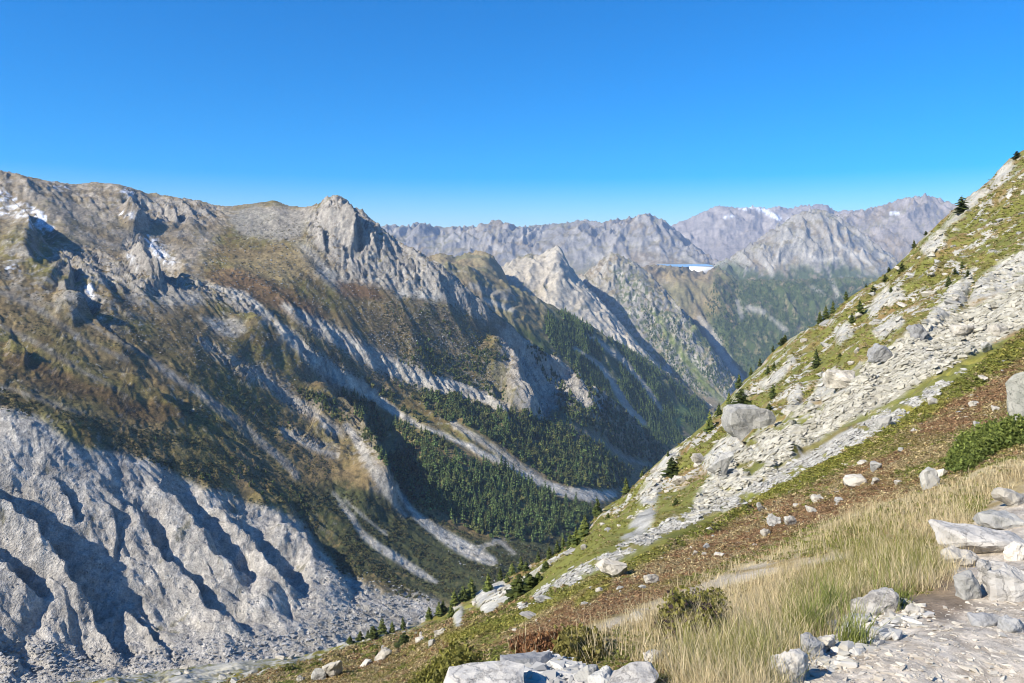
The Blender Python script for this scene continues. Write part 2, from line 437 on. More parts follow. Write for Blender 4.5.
    col = lerp(BROWN, OLIVE, sstep(n1 + .4 * n2, -.35, .45)[..., None])
    col = mixc(col, HEATH, sstep(n2 + .5 * n1, .05, .5) * .5)
    col = mixc(col, TAN * .75, sstep(n3 + n1 * .6, .35, .9) * .45)
    col = mixc(col, SHRUB, sstep(n2 - n1 * .3 + .6 * n3, .45, .8) * .7 * sstep(R, 300, 400))
    col = mixc(col, SHRUB * 1.15, sample(poly_mask([(270,485),(330,480),(395,500),(470,545),(560,500),(600,500),(520,600),(420,600),(330,560),(300,520)], 5), PX, RX) * sstep(n3 + .3, -.3, .3) * .85)
    rock = np.zeros(R.shape, F32)
    def put(c, m):
        nonlocal col, rock
        col = mixc(col, c, m)
    # upper grey basin, scattered outcrops, steep ground
    ug = sample(poly_mask([(-200,100),(0,120),(120,150),(240,190),(225,225),(212,245),(200,272),(165,276),(130,268),(95,250),(60,233),(0,222),(-200,200)], 6), PX, RX)
    put(SCREE * .66 * (1 + .25 * n2[..., None]) * C(1.06, .97, .86), ug * lerp(.38, .92, sstep(n2 + .6 * n1 + .5 * n3, -.45, .3)))
    ug2 = sample(poly_mask([(0,225),(70,240),(130,275),(200,285),(230,300),(160,312),(110,330),(60,312),(0,290)], 8), PX, RX)
    put(SCREE * .7, ug2 * sstep(n3 + n2, -.3, .4) * .7)
    speck = sstep(n3 + .5 * fbm(L.x / 5, L.y / 5, 3, 93), .42, .62) * sstep(n1 + n2, -.7, .2)
    put(PALE * .72, speck * .75 * (1 - sstep(R, 400, 470))); rock = np.maximum(rock, speck * .5)
    sm = sstep(steep + .06 * n3, .30, .42)
    put(ROCK * (.85 + .3 * n2[..., None]), sm * .9 * np.clip(.35 + crag_s(CRAG, PX, RX), 0, 1)); rock = np.maximum(rock, sm)
    cm = sample(CRAG, PX, RX) * sstep(steep + .15 * n3 + .2 * n2, .06, .22)
    put(ROCK * C(1.06, 1.04, 1.0) * (1 + .22 * n3[..., None]), np.clip(cm * 1.1, 0, 1)); rock = np.maximum(rock, cm)
    sl = sample(poly_mask(SLABS, 3), P + j1 * 9 + j2 * 5, R + j1 * 8 + j2 * 4)
    strk = fbm((.22 * L.x + .97 * L.y) / 3.5, (.97 * L.x - .22 * L.y) / 30, 4, 97)
    put(C(.45, .42, .37) * (1 + .22 * strk[..., None] + .12 * n3[..., None]), sl); rock = np.maximum(rock, sl)
    put(OLIVE * .8, sl * sstep(n2 + .5 * n3, .55, .8) * .6)
    for pts, c, k in PATCH:
        m = sample(poly_mask(pts, 2.5), PX, RX)
        put(np.asarray(c) * (1 + .18 * n3[..., None]), m * k)
    for pts, c, k in BANDS:
        m = sample(line_mask([(a_, b_, max(.9, w_ * (.74 if c[0] > .36 else .55))) for a_, b_, w_ in pts], 1.0), P + j1 * 4 + j2 * 2.5, R + j1 * 3 + j2 * 2)
        m = m * sstep(n3 + .25, -.55, -.1)
        put(np.asarray(c) * (1 + .2 * n3[..., None]), np.clip(m, 0, 1) * k); rock = np.maximum(rock, m * .8)
    snow = np.zeros_like(rock)
    for pts, k in SNOWP:
        snow = np.maximum(snow, k * sample(poly_mask(pts, 3), PX, RX))
    snow = sstep(snow + .35 * j2 + .2 * n3, .35, .75)
    put(SNOW, snow); rock = rock * (1 - snow)
    L.build('mountainside', MAT['far_ground'], np.clip(col, .01, .9), rock, 'broad rocky mountainside with a sharp grey peak rising across the valley')
    return L

def crag_s(m, a, b): return sample(m, a, b)

GRAZE = poly_mask([(-200,250),(0,268),(60,285),(110,310),(190,312),(250,335),(300,375),(330,430),(330,490),(300,500),(250,490),(150,450),(60,415),(0,400),(-200,385)], 9)
PEAK = poly_mask([(300,190),(345,180),(470,280),(505,325),(470,318),(440,300),(380,285),(335,285),(305,250)], 6)
CALM = poly_mask([(-200,100),(0,150),(150,180),(300,195),(300,240),(290,275),(200,262),(165,285),(100,262),(40,245),(0,240),(-200,240)], 8)
SLABS = [(-200,395),(0,410),(40,420),(70,442),(110,452),(150,462),(180,478),(210,492),(250,503),(280,512),(302,522),(318,548),(340,572),(375,592),(440,600),(430,625),(300,660),(150,700),(0,720),(-200,760)]
_crag_polys = [
    [(308,214),(326,196),(335,190),(350,200),(365,212),(400,238),(445,262),(475,292),(498,322),(470,312),(446,296),(410,292),(372,282),(345,272),(325,250),(312,240)],
    [(-150,160),(0,168),(70,182),(110,184),(140,200),(110,208),(70,205),(30,195),(-150,190)],
    [(125,195),(205,200),(230,212),(200,225),(160,222),(135,222)],
    [(130,238),(165,243),(185,262),(175,275),(150,275),(120,262)],
    [(55,245),(95,252),(130,262),(160,275),(200,282),(215,296),(150,292),(100,285),(60,268)],
    [(60,285),(95,280),(100,300),(75,305)],
    [(500,328),(530,330),(560,360),(600,385),(612,412),(590,412),(560,395),(540,420),(515,400)],
]
CRAG = np.zeros((MH, MW), F32)
for _p, _w in zip(_crag_polys, (1, .25, .8, .8, .75, .8, 1)): CRAG = np.maximum(CRAG, _w * poly_mask(_p, 5))
for _l in [[(283,305,4),(330,333,8),(380,362,9),(430,382,9),(480,396,7),(505,408,5)], [(285,332,6),(332,373,8),(368,392,6)], [(255,370,4),(290,399,5),(336,432,5)], [(282,430,4),(338,456,4)], [(344,424,4),(363,450,7),(404,514,5)], [(545,348,5),(578,390,9),(590,408,5)],
           [(160,282,5),(200,285,7),(235,300,6),(265,318,5)], [(200,340,4),(230,360,5),(270,385,4)]]:
    CRAG = np.maximum(CRAG, .9 * line_mask(_l, 3))
BANDS = [
    ([(283,305,3),(300,314,6),(330,333,7),(350,345,8),(380,362,8),(400,371,7),(430,382,8),(455,387,6),(480,396,5),(505,408,4)], PALE * .88, 1),
    ([(208,285,2),(245,296,5),(262,310,4),(285,332,5),(300,347,6),(315,360,6),(332,373,7),(350,383,7),(368,392,6),(385,405,5),(402,416,4),(420,426,3),(440,433,2.5),(462,443,3),(482,453,3.5),(505,464,4),(525,474,4.5),(545,485,5.5),(565,492,6.5),(590,496,7),(612,494,6)], PALE * .95, 1),
    ([(455,425,5),(480,440,6),(500,452,6),(520,466,5),(540,478,4)], SCREE * .95, .85),
    ([(255,370,3),(270,384,5),(290,399,4),(305,407,3),(320,418,4),(336,432,4)], PALE * .75, .9),
    ([(282,430,3),(297,438,4),(312,448,5),(326,452,4),(338,456,3)], PALE * .7, .9),
    ([(344,424,3),(354,436,5),(363,450,5),(372,468,5),(384,486,6),(396,504,5),(404,514,3)], PALE * .78, .9),
    ([(396,486,2),(405,502,3),(415,515,5),(435,530,7),(455,543,9),(474,553,9),(492,561,6)], PALE * .93, 1),
    ([(340,505,2),(352,518,3),(362,534,4),(380,548,5),(400,560,5),(420,573,5),(436,582,2)], PALE * .85, 1),
    ([(345,500,1.5),(362,515,2),(380,530,2),(386,533,3)], PALE * .7, .9),
    ([(330,490,1.5),(345,506,2),(356,520,2)], PALE * .7, .9),
    ([(150,362,3),(170,375,5),(200,393,6),(228,413,5),(250,430,4),(268,447,5),(285,462,7),(297,476,6)], SCREE * .75, .9),
    ([(200,398,2),(225,418,2.5),(250,438,3),(275,456,3)], SCREE * .7, .8),
    ([(60,300,2),(100,330,2.5),(140,352,2.5),(175,374,3)], SCREE * .8, .7),
    ([(0,292,4),(40,310,5),(80,338,4),(130,362,3)], SCREE * .55, .7),
    ([(0,325,3),(40,345,5),(80,370,4),(120,390,2)], SCREE * .5, .7),
    ([(0,385,2),(40,398,4),(80,412,3)], SCREE * .75, .6),
    ([(545,348,3),(552,360,4),(558,372,3)], PALE * .6, 1),
    ([(558,362,4),(568,376,7),(578,390,7),(587,404,5)], PALE * .72, 1),
    ([(515,395,2),(528,412,2.5)], PALE * .6, .8),
    ([(575,428,1.2),(600,440,1.5),(625,458,3),(650,466,3)], SCREE * .7, .7),
    ([(380,628,14),(340,622,16),(300,640,14),(410,606,8)], SCREE * 1.02, .9),
    ([(480,548,2),(497,540,3),(505,545,3),(512,552,2)], PALE * .8, .9),
]
PATCH = [
    ([(330,485),(360,490),(400,500),(425,520),(450,530),(500,545),(560,540),(590,520),(600,545),(520,600),(440,600),(400,560),(350,540)], C(.062, .068, .026), .8),
    ([(395,288),(408,286),(411,297),(396,299)], PALE * .85, .95),
    ([(413,292),(425,289),(442,292),(446,299),(428,301),(412,298)], PALE * .85, .95),
    ([(295,240),(312,248),(330,268),(352,278),(388,278),(372,286),(346,283),(352,300),(335,290),(318,275),(302,262)], PALE * .72, .9),
    ([(250,205),(312,208),(306,238),(275,240),(240,235),(225,215)], SCREE * .72, .8),
    ([(230,262),(300,245),(318,265),(290,285),(240,275),(200,300)], TAN * .62, .75),
    ([(335,280),(372,285),(385,295),(360,300),(340,297)], HEATH * 1.0, .9),
    ([(200,275),(240,268),(290,290),(330,315),(300,318),(250,300),(215,285)], HEATH * 1.1, .75),
    ([(150,290),(200,290),(205,303),(185,305),(160,306)], SCREE * .85, .85),
    ([(200,320),(230,315),(248,325),(235,338),(218,335)], SCREE * .9, .85),
    ([(0,345),(60,368),(130,395),(190,412),(150,425),(80,400),(0,375)], HEATH * .7, .6),
]
SNOWP = [
    ([(-20,178),(5,184),(20,195),(38,212),(52,232),(62,243),(45,240),(22,225),(-30,215)], .44),
    ([(28,205),(42,210),(55,232),(45,232)], .9),
    ([(38,186),(60,184),(85,192),(60,192)], .65),
    ([(110,188),(130,188),(145,197),(120,197)], .65),
    ([(140,228),(160,240),(178,262),(165,268),(148,255)], .55),
    ([(120,250),(132,252),(147,275),(135,270)], .55),
    ([(110,205),(128,210),(150,222),(125,220)], .6),
    ([(0,262),(15,262),(28,275),(10,275)], .55),
    ([(75,275),(97,285),(95,300),(82,300)], .6),
]
SAWS = [
    ([(-90,425),(-40,462),(0,500),(35,530),(62,568),(78,594),(104,616)], 26, 75, 56),
    ([(-90,500),(-40,535),(0,572),(20,590),(42,606)], 22, 75, 56),
    ([(52,470),(62,485),(70,505),(76,520)], 6, 14, 9),
    ([(100,495),(112,515),(116,535),(112,560)], 6, 14, 9),
    ([(100,478),(130,512),(152,545),(180,578),(214,606),(254,642)], 13, 40, 34),
    ([(140,462),(165,490),(192,525),(218,558),(246,586)], 20, 40, 50),
    ([(196,482),(222,508),(246,538),(270,568),(300,596)], 19, 40, 50),
    ([(270,505),(294,528),(322,562),(352,594)], 15, 36, 42),
    ([(80,596),(102,638),(124,662)], 9, 16, 18),
    ([(-10,635),(5,652),(22,668)], 8, 16, 18),
    ([(110,600),(140,630),(172,655)], 7, 12, 14),
    ([(58,272),(70,282),(78,296),(88,306)], 26, 24, 24),
    ([(30,282),(60,298),(90,318),(120,340),(150,362)], 8, 30, 10),
    ([(100,362),(132,378),(165,396),(195,414)], 12, 30, 18),
    ([(150,392),(190,420),(225,440),(270,470)], 7, 25, 12),
    ([(225,298),(248,312),(272,328),(300,352),(330,378),(352,390)], 30, 40, 18),
    ([(285,372),(320,388),(348,408),(370,440),(386,470),(398,494)], 50, 60, 70),
    ([(478,322),(496,338),(510,356),(524,386),(538,418)], 52, 40, 52),
    ([(455,360),(478,385),(500,412),(515,436)], 14, 25, 20),
    ([(570,362),(584,382),(598,408)], 34, 16, 24),
    ([(336,196),(346,208),(352,224),(357,240)], 44, 14, 17),
    ([(352,203),(360,214),(365,226)], 14, 8, 8),
    ([(366,213),(375,226),(380,242)], 16, 9, 9),
    ([(322,222),(324,236),(327,250)], 12, 9, 7),
    ([(-60,176),(-20,186),(4,200),(24,218),(48,240)], 42, 40, 42),
    ([(118,198),(134,205),(146,218)], 36, 18, 22),
    ([(166,200),(174,208),(182,220)], 18, 12, 14),
    ([(128,236),(142,248),(152,262),(160,274)], 44, 18, 28),
    ([(52,256),(64,266),(72,276)], 16, 14, 16),
    ([(0,336),(20,344),(34,352)], 14, 18, 22),
]

# ================================================================== 2. ranges farther down the valley
def build_range(key, objname, ridge, foot, px0, px1, mat, label, g=(60, 260, .5), expo=1.0, nrows=170, step=1.3, seed=0, colorf=None, mid=None, lift=0.0, smooth=2.0, behind=(20, 120)):
    p0 = [(p, r + 90, d * .80) for p, r, d in foot]
    lines = [p0, foot] + ([mid] if mid else []) + [ridge, [(p, r + behind[0], d * 1.10) for p, r, d in ridge], [(p, r + behind[1], d * 1.5) for p, r, d in ridge]]
    sm = [15, 10] + ([6] if mid else []) + [smooth, 5, 15]
    k = 3 if mid else 2
    L = Layer(key, px0, px1, step, lines, sm, nrows, fine=620)
    lam, amp, anis = g
    up = sstep((L.ld - L.LD[1][:, None]) / (L.LD[k] - L.LD[1])[:, None], 0, .6)
    wx = fbm(L.x / (lam * 3), L.y / (lam * 3), 3, seed + 3) * lam * .9
    wy = fbm(L.x / (lam * 3), L.y / (lam * 3), 3, seed + 4) * lam * .9
    r = ridged((L.x + wx) / lam, (L.y + wy) / (lam * (1 + 2.5 * anis)), 6, seed + 1)
    r2 = ridged((L.x + wx * .4) / (lam * .3), (L.y + L.z * .8) / (lam * .8), 4, seed + 8)
    _, bv, _ = cell((L.x + .3 * wx) / (lam * .16), (L.y + 1.2 * L.z) / (lam * .3), seed % 50)
    L.add_z((.15 + .85 * up) * ((r - .4) * amp + (r2 - .4) * amp * .3 + (bv - .5) * amp * (.14 if amp < 100 else .07)))
    L.skyline([(p, rr) for p, rr, d in ridge], 1, k, 3.0)
    L.resample(); L.normals()
    n = [fbm(L.x / (lam * a), L.y / (lam * a), 5, seed + 20 + i) for i, a in enumerate((2.2, .7, .22))]
    col, rock = colorf(L, n)
    L.build(objname, mat, np.clip(col, .01, .9), rock, label)
    return L

def far_cover(grass=.4, tint=C(1, 1, 1), wood=None, base=ROCKD, extra=None):
    def f(L, n):
        steep = 1 - L.nz
        col = base * tint * (1 + .3 * n[1][..., None] + .2 * n[2][..., None])
        gr = sstep(.42 * grass * 2 - steep + .18 * n[0] + .12 * n[1], -.05, .2)
        col = mixc(col, lerp(OLIVE, BROWN, sstep(n[0], -.3, .4)[..., None]) * 1.1, gr * .75)
        sc = sstep(n[1] + .6 * n[2], .3, .6)
        col = mixc(col, SCREE * .85 * tint, sc * .6)
        if wood is not None:
            w = sample(wood, L.P + n[1] * 8, L.row + n[1] * 4 + n[2] * 2) * sstep(n[2] + .6 * n[1] + .35, -.2, .25)
            col = mixc(col, CONIF * 1.3, w * .9)
        if extra: col = extra(L, n, col)
        return col, sstep(steep, .2, .5) * (1 - gr * .7)
    return f

def build_ranges():
    far, mid = MAT['range'], MAT['mid_ground']
    wl = poly_mask
    # forested spur right of the massif
    spur_wood = np.maximum(wl([(520,318),(560,314),(592,328),(650,364),(705,404),(720,440),(640,450),(560,400),(500,350)], 4), 0)
    def spurx(L, n, col):
        for pts, c, k in (([(575,348,1.5),(600,366,3),(615,386,4),(628,408,4),(645,425,3)], PALE * .62, 1), ([(580,330,3),(600,343,3),(620,358,2.5),(640,380,2),(655,402,2)], SCREE * .8, .9),
                          ([(615,350,1),(632,370,2),(650,392,3),(662,412,3)], SCREE * .75, .8), ([(484,300,2),(500,305,3),(515,310,2)], PALE * .8, .9), ([(470,285,3),(490,292,4),(508,298,3)], SCREE * .8, .8)):
            col = mixc(col, c, k * sample(line_mask(pts, 1), L.P + n[1] * 3 + n[2] * 2, L.row + n[1] * 2 + n[2]))
        col = mixc(col, C(.16, .20, .055), .9 * sample(wl([(660,412),(690,402),(705,404),(700,415),(680,425),(655,440),(640,436)], 2), L.P + n[1] * 3, L.row))
        col = mixc(col, TAN * .6, .85 * sample(wl([(510,305),(535,310),(560,335),(545,338),(520,325)], 3), L.P + n[1] * 5, L.row + n[1] * 3))
        return col
    build_range('spur', 'mountain_spur',
        [(395,268,2500),(420,264,2550),(445,262,2600),(470,266,2650),(485,272,2700),(498,278,2750),(520,289,2820),(540,299,2880),(560,309,2950),(575,316,3000),(590,325,3050),(620,343,3150),(650,361,3250),(680,381,3350),(705,401,3450),(740,425,3500)],
        [(395,330,2200),(500,372,2250),(560,398,2330),(600,425,2430),(650,456,2560),(690,446,2800),(715,440,2900),(740,440,3000)],
        400, 735, mid, 'dark forested spur descending beside the nearer mountainside', g=(110, 26, .6), nrows=230, step=1.2, seed=200,
        colorf=far_cover(.75, wood=spur_wood, extra=spurx))
    build_range('meadow', 'mountain_meadow',
        [(385,262,3700),(405,262,3700),(425,257,3750),(440,252,3800),(456,256,3800),(470,252,3850),(480,250,3880),(490,253,3900),(500,264,3900),(512,290,3900),(528,340,3900),(560,420,3900),(620,470,3900)],
        [(385,300,3000),(500,300,3200),(540,400,3200),(620,500,3200)], 385, 600, mid, 'tan grassy hill crest behind the shoulder of the big peak', g=(110, 30, .2), nrows=90, seed=230,
        colorf=far_cover(.95, base=SCREE * .8, extra=lambda L, n, c: mixc(c, TAN * .62, sstep(n[0] + .4 * n[1], -.2, .4) * .8)))
    def palex(L, n, col):
        st = fbm((L.x + .7 * L.y) / 30, (L.z) / 160, 4, 311)
        col = mixc(col, SCREE * C(1.08, 1.03, .94) * (1 + .2 * st[..., None]), .85 * sstep(n[1] + n[2] * .5, -.9, -.1))
        col = mixc(col, OLIVE * 1.1, sstep(n[0] + .5 * n[2], .25, .6) * .6)
        col = mixc(col, CONIF * 1.6, sample(wl([(560,340),(620,352),(650,368),(705,398),(690,420),(600,400)], 4), L.P, L.row + n[1] * 8) * sstep(n[2] + n[1] * .4, -.2, .2) * .85)
        return col
    build_range('pale_peak', 'mountain_peak',
        [(470,290,4300),(490,276,4350),(500,268,4380),(508,262,4400),(515,258,4430),(522,256,4450),(530,253,4480),(538,255,4490),(546,251,4500),(552,247,4510),(557,244,4510),(562,250,4500),(568,262,4430),(576,274,4360),(588,287,4270),(602,301,4170),(622,324,4030),(642,347,3900),(665,371,3770),(700,397,3660),(740,425,3620)],
        [(470,335,3500),(560,365,3340),(640,388,3340),(700,408,3480),(740,430,3520)], 475, 735, mid,
        'pale limestone peak with a smooth slanting slab face above the forest', g=(120, 36, .5), nrows=190, step=1.15, seed=300, colorf=far_cover(.3, base=PALE * .8, extra=palex))
    bush = wl([(608,268),(632,266),(680,310),(715,352),(735,382),(700,400),(640,360),(615,300)], 4)
    def bushx(L, n, col):
        col = mixc(col, PALE * .85, .75 * sstep(n[1] + .7 * n[2], -.1, .35) * sample(wl([(590,262),(614,250),(640,280),(690,330),(720,370),(690,380),(640,340),(605,300)], 4), L.P, L.row))
        col = mixc(col, CONIF * 1.4, sample(bush, L.P + 5 * n[1], L.row) * sstep(n[2] + .3 * n[1], 0, .25) * .85)
        for pts in ([(655,312,2),(668,335,3),(685,358,3.5),(705,385,3),(722,400,3)], [(690,320,2),(702,338,4),(715,348,3)]):
            col = mixc(col, GREEN * 1.5, .8 * sample(line_mask(pts, 1.2), L.P + 2 * n[2], L.row))
        return col
    build_range('bush_peak', 'mountain_peak',
        [(560,280,5000),(578,275,5050),(588,271,5100),(598,262,5150),(606,255,5200),(612,251,5220),(618,254,5200),(628,258,5180),(640,265,5130),(652,275,5060),(662,286,4980),(676,302,4860),(692,320,4720),(712,347,4540),(732,375,4400),(760,400,4350)],
        [(560,335,4350),(640,372,4220),(700,400,4130),(760,420,4150)], 565, 755, mid,
        'rocky mountain peak dotted with dark bushes, right of the pale slab peak', g=(110, 56, .4), nrows=190, step=1.15, seed=340, colorf=far_cover(.45, base=SCREE * .85, extra=bushx))
    shelf_wood = wl([(711,264),(719,264),(722,276),(760,278),(860,276),(900,280),(900,400),(740,400),(728,372),(712,330),(700,310),(715,300)], 3)
    def shelfx(L, n, col):
        col = mixc(col, TAN * .55, .8 * sample(wl([(640,266),(705,268),(740,285),(735,305),(710,318),(690,290),(640,275)], 4), L.P, L.row) * sstep(n[1], -.4, .3))
        for pts in ([(700,318,2),(715,340,4),(728,362,4.5),(742,380,3)], [(737,302,2),(742,318,2)], [(748,308,3),(764,312,3)], [(770,318,1.5),(785,330,2.5)], [(810,285,1),(822,294,2)], [(832,280,1.5),(838,296,2)]):
            col = mixc(col, SCREE * .95, .8 * sample(line_mask(pts, 1.2), L.P + 3 * n[2], L.row + 2 * n[1]))
        return col
    build_range('shelf', 'forested_mountain',
        [(555,280,5900),(600,274,6000),(630,268,6030),(646,265.0,6060),(657,264.4,6100),(664,264.6,6100),(671,265.6,6100),(679,266.7,6100),(687,266.9,6100),(690,269.4,6100),(698,271.4,6120),(708,271.2,6150),(712,269,6200),(714,266,6200),(719,266.5,6200),(726,271,6200),(732,275,6200),(735,279,6200),(780,279,6300),(850,277,6400),(930,279,6500)],
        [(555,340,5200),(640,361,5100),(700,392,4900),(735,405,4750),(800,400,4900),(930,390,5100)], 560, 920, mid,
        'forested mountain shelf with a level brown rim below the reservoir', g=(190, 60, .3), nrows=170, step=1.2, seed=380, colorf=far_cover(.8, wood=shelf_wood, extra=shelfx), behind=(4, 30))
    def conex(L, n, col):
        for pts in ([(788,222,.8),(783,240,1),(776,258,1.2),(772,268,1.5)], [(800,225,.8),(793,245,1),(784,262,1.4)], [(803,232,.7),(800,242,1),(794,255,1)], [(806,250,2),(812,258,2.5),(825,260,2),(838,257,2)],
                    [(826,232,1),(836,242,1.6),(850,252,2.5),(870,262,2)], [(858,245,1),(868,254,1.5)], [(765,263,1),(772,275,2)]):
            col = mixc(col, PALE * .95, .75 * sample(line_mask(pts, .8), L.P + n[2], L.row + n[2] * .6))
        return col
    cwood = wl([(700,272),(730,262),(760,272),(800,268),(840,262),(870,275),(930,285),(930,330),(690,330)], 3)
    build_range('cone', 'mountain',
        [(680,280,7900),(700,271,8000),(712,265,8050),(725,259,8100),(740,250,8200),(757,239,8300),(770,230,8450),(782,222,8600),(792,216,8700),(800,212,8750),(810,209,8800),(818,208,8800),(828,211,8800),(840,217,8750),(860,230,8650),(880,246,8550),(905,264,8400),(940,285,8200)],
        [(680,290,7400),(940,300,7300)], 682, 945, far, 'broad cone-shaped mountain streaked with pale scree gullies', g=(260, 120, .25), nrows=130, step=1.0, seed=420,
        colorf=far_cover(.35, base=SCREE * .78, wood=cwood, extra=conex))
    build_range('left_range', 'mountain_range',
        [(330,232,10300),(380,226,10300),(395,224,10300),(408,226,10400),(418,221,10400),(428,224,10400),(440,227,10400),(455,226,10400),(470,226,10400),(485,223,10400),(497,219,10400),(508,223,10400),(520,226,10400),(535,225,10400),(555,223,10400),(570,222,10400),(585,219,10400),(600,222,10400),(614,219,10400),(628,218,10400),(637,215,10400),(645,212,10400),(655,216,10400),(663,219,10400),(672,226,10400),(684,236,10300),(700,249,10100),(715,259,9800),(735,268,9500)],
        [(330,276,8900),(560,276,8900),(640,268.5,8900),(735,267.6,8900)], 332, 738, far, 'long serrated grey mountain range on the skyline left of centre', g=(420, 150, .1), nrows=130, step=1.0, seed=460,
        colorf=far_cover(.3, base=ROCKD * .95, extra=lambda L, n, c: mixc(c, SCREE * 1.05, sample(wl([(640,240),(690,250),(720,262),(700,268),(600,268),(575,255)], 5), L.P + 6 * n[1], L.row) * sstep(n[2] + n[1], -.3, .4) * .6)))
    def icex(L, n, col):
        for pts in ([(738,208),(748,208),(748,210),(738,209)], [(756,207),(764,209),(775,214),(783,219),(778,220),(765,213),(755,209)], [(723,216),(735,215.6),(735,217),(724,217.6)], [(785,219),(789,219),(788,221)], [(748,206),(760,207),(762,209),(750,208)]):
            col = mixc(col, SNOW, np.clip(1.6 * sample(poly_mask(pts, .5), L.P, L.row), 0, 1))
        return col
    build_range('snow_range', 'mountain_range',
        [(640,240,13200),(660,232,13200),(680,221,13300),(692,217,13400),(703,211,13400),(712,207,13500),(722,205,13500),(735,207,13500),(748,207,13500),(753,205,13500),(765,208,13500),(778,206,13500),(784,207,13500),(790,208,13500),(800,205,13500),(815,204,13500),(828,204,13500),(832,209,13500),(838,211,13500),(846,209,13500),(860,210,13500),(880,215,13500),(920,230,13500)],
        [(640,268,11000),(920,268,11000)], 642, 918, far, 'farthest bluish mountain range with small snow fields near its top', g=(560, 150, .1), nrows=90, step=.9, seed=500,
        colorf=far_cover(.05, base=ROCKD * 1.05, tint=C(1.02, .97, .96), extra=icex))
    def rightx(L, n, col):
        return mixc(col, SNOW, np.clip(1.6 * sample(poly_mask([(890,212.5),(899,212),(899,214),(891,214.6)], .5), L.P, L.row), 0, 1))
    build_range('right_range', 'mountain_range',
        [(800,222,10800),(830,213,10900),(845,213,11000),(860,210,11000),(872,207,11000),(884,204,11000),(896,200,11000),(905,197,11000),(915,196,11000),(925,194,11000),(934,196,11000),(945,200,11000),(952,203,11000),(965,206,11000),(990,212,11000),(1050,225,11000)],
        [(800,280,9000),(1050,285,9000)], 802, 1048, far, 'grey mountain range with one snow patch rising behind the near hillside', g=(430, 170, .15), nrows=120, step=1.0, seed=540,
        colorf=far_cover(.3, base=ROCKD * 1.05, tint=C(1.03, .97, .94), extra=rightx))

# ================================================================== 3. the near hillside with the trail
HD = [1.2, 2.6, 3.5, 5, 8, 14, 25, 45, 80, 130, 200, 320, 520]
HT = {
 1300: [1225, 700, 600, 512, 455, 405, 345, 260, 165, 95, 30, 40, 110],
 1024: [1240, 690, 600, 530, 475, 430, 392, 345, 297, 228, 150, 178, 260],
 900:  [1245, 690, 615, 560, 518, 475, 430, 380, 330, 284, 259, 285, 350],
 750:  [1250, 690, 632, 600, 565, 535, 503, 465, 432, 396, 374, 400, 470],
 600:  [1255, 690, 640, 620, 595, 565, 543, 530, 524, 517, 511, 532, 600],
 500:  [1260, 690, 656, 650, 643, 631, 618, 607, 597, 587, 580, 594, 660],
 450:  [1262, 695, 678, 668, 660, 650, 640, 630, 622, 613, 604, 614, 670],
 400:  [1268, 730, 715, 705, 697, 685, 673, 660, 647, 638, 631, 634, 680],
 300:  [1280, 760, 745, 735, 725, 712, 700, 687, 676, 667, 660, 658, 700],
 200:  [1290, 780, 765, 755, 745, 732, 720, 706, 693, 681, 671, 666, 705],
 100:  [1300, 800, 785, 775, 765, 750, 738, 725, 710, 697, 685, 679, 710],
 0:    [1310, 815, 800, 790, 780, 768, 755, 742, 727, 712, 700, 692, 715],
 -250: [1330, 850, 830, 820, 810, 800, 790, 775, 760, 745, 730, 718, 730],
}
HSKY = [(-200,705),(0,690),(60,683),(100,678),(150,672),(200,665),(250,660),(300,656),(350,642),(380,634),(400,629),(420,624),(450,606),(475,593),(500,580),(520,570),(540,560),(560,551),(575,541),(590,524),(600,510),(612,503),(625,495),(640,478),(655,465),(670,450),(680,444),(692,434),(705,424),(718,408),(730,396),(742,382),(756,370),(766,359),(775,349),(790,338),(805,330),(820,322),(835,310),(845,300),(860,290),(870,284),(885,274),(900,262),(912,249),(922,238),(935,226),(946,216),(958,205),(966,198),(975,191),(985,184),(995,174),(1004,163),(1012,157),(1024,149),(1100,110),(1300,20)]
_nmap = fbm(_gx / 34, _gy / 15, 4, 9); _nmap2 = fbm(_gx / 20 + 7, _gy / 10, 4, 5)
SCREEP = poly_mask([(1300,170),(1100,245),(1024,286),(985,302),(960,312),(925,326),(905,337),(880,356),(862,366),(840,382),(815,398),(790,414),(765,432),(742,447),(716,470),(700,490),(690,505),(690,519),(715,508),(740,491),(770,474),(800,452),(850,421),(900,394),(950,365),(1024,326),(1100,285),(1300,200)], 2)
SCREEP = SCREEP * lerp(sstep(_nmap, -.42, -.12), sstep(_nmap, -.75, -.5), sstep(_gx + .0, 800, 930)).astype(F32)
STRIP = line_mask([(965,372,2),(935,390,5),(905,408,6),(890,416,8),(850,440,8),(822,455,7),(800,466,7),(770,482,6),(740,499,5.5),(715,508,6),(690,518,6),(660,531,6),(640,543,6),(620,551,6),(595,566,6),(570,579,7),(545,592,5),(522,606,4)], 1)
STRIP = (STRIP * sstep(_nmap2, -.4, -.05)).astype(F32)
OUTC = np.zeros((MH, MW), F32)
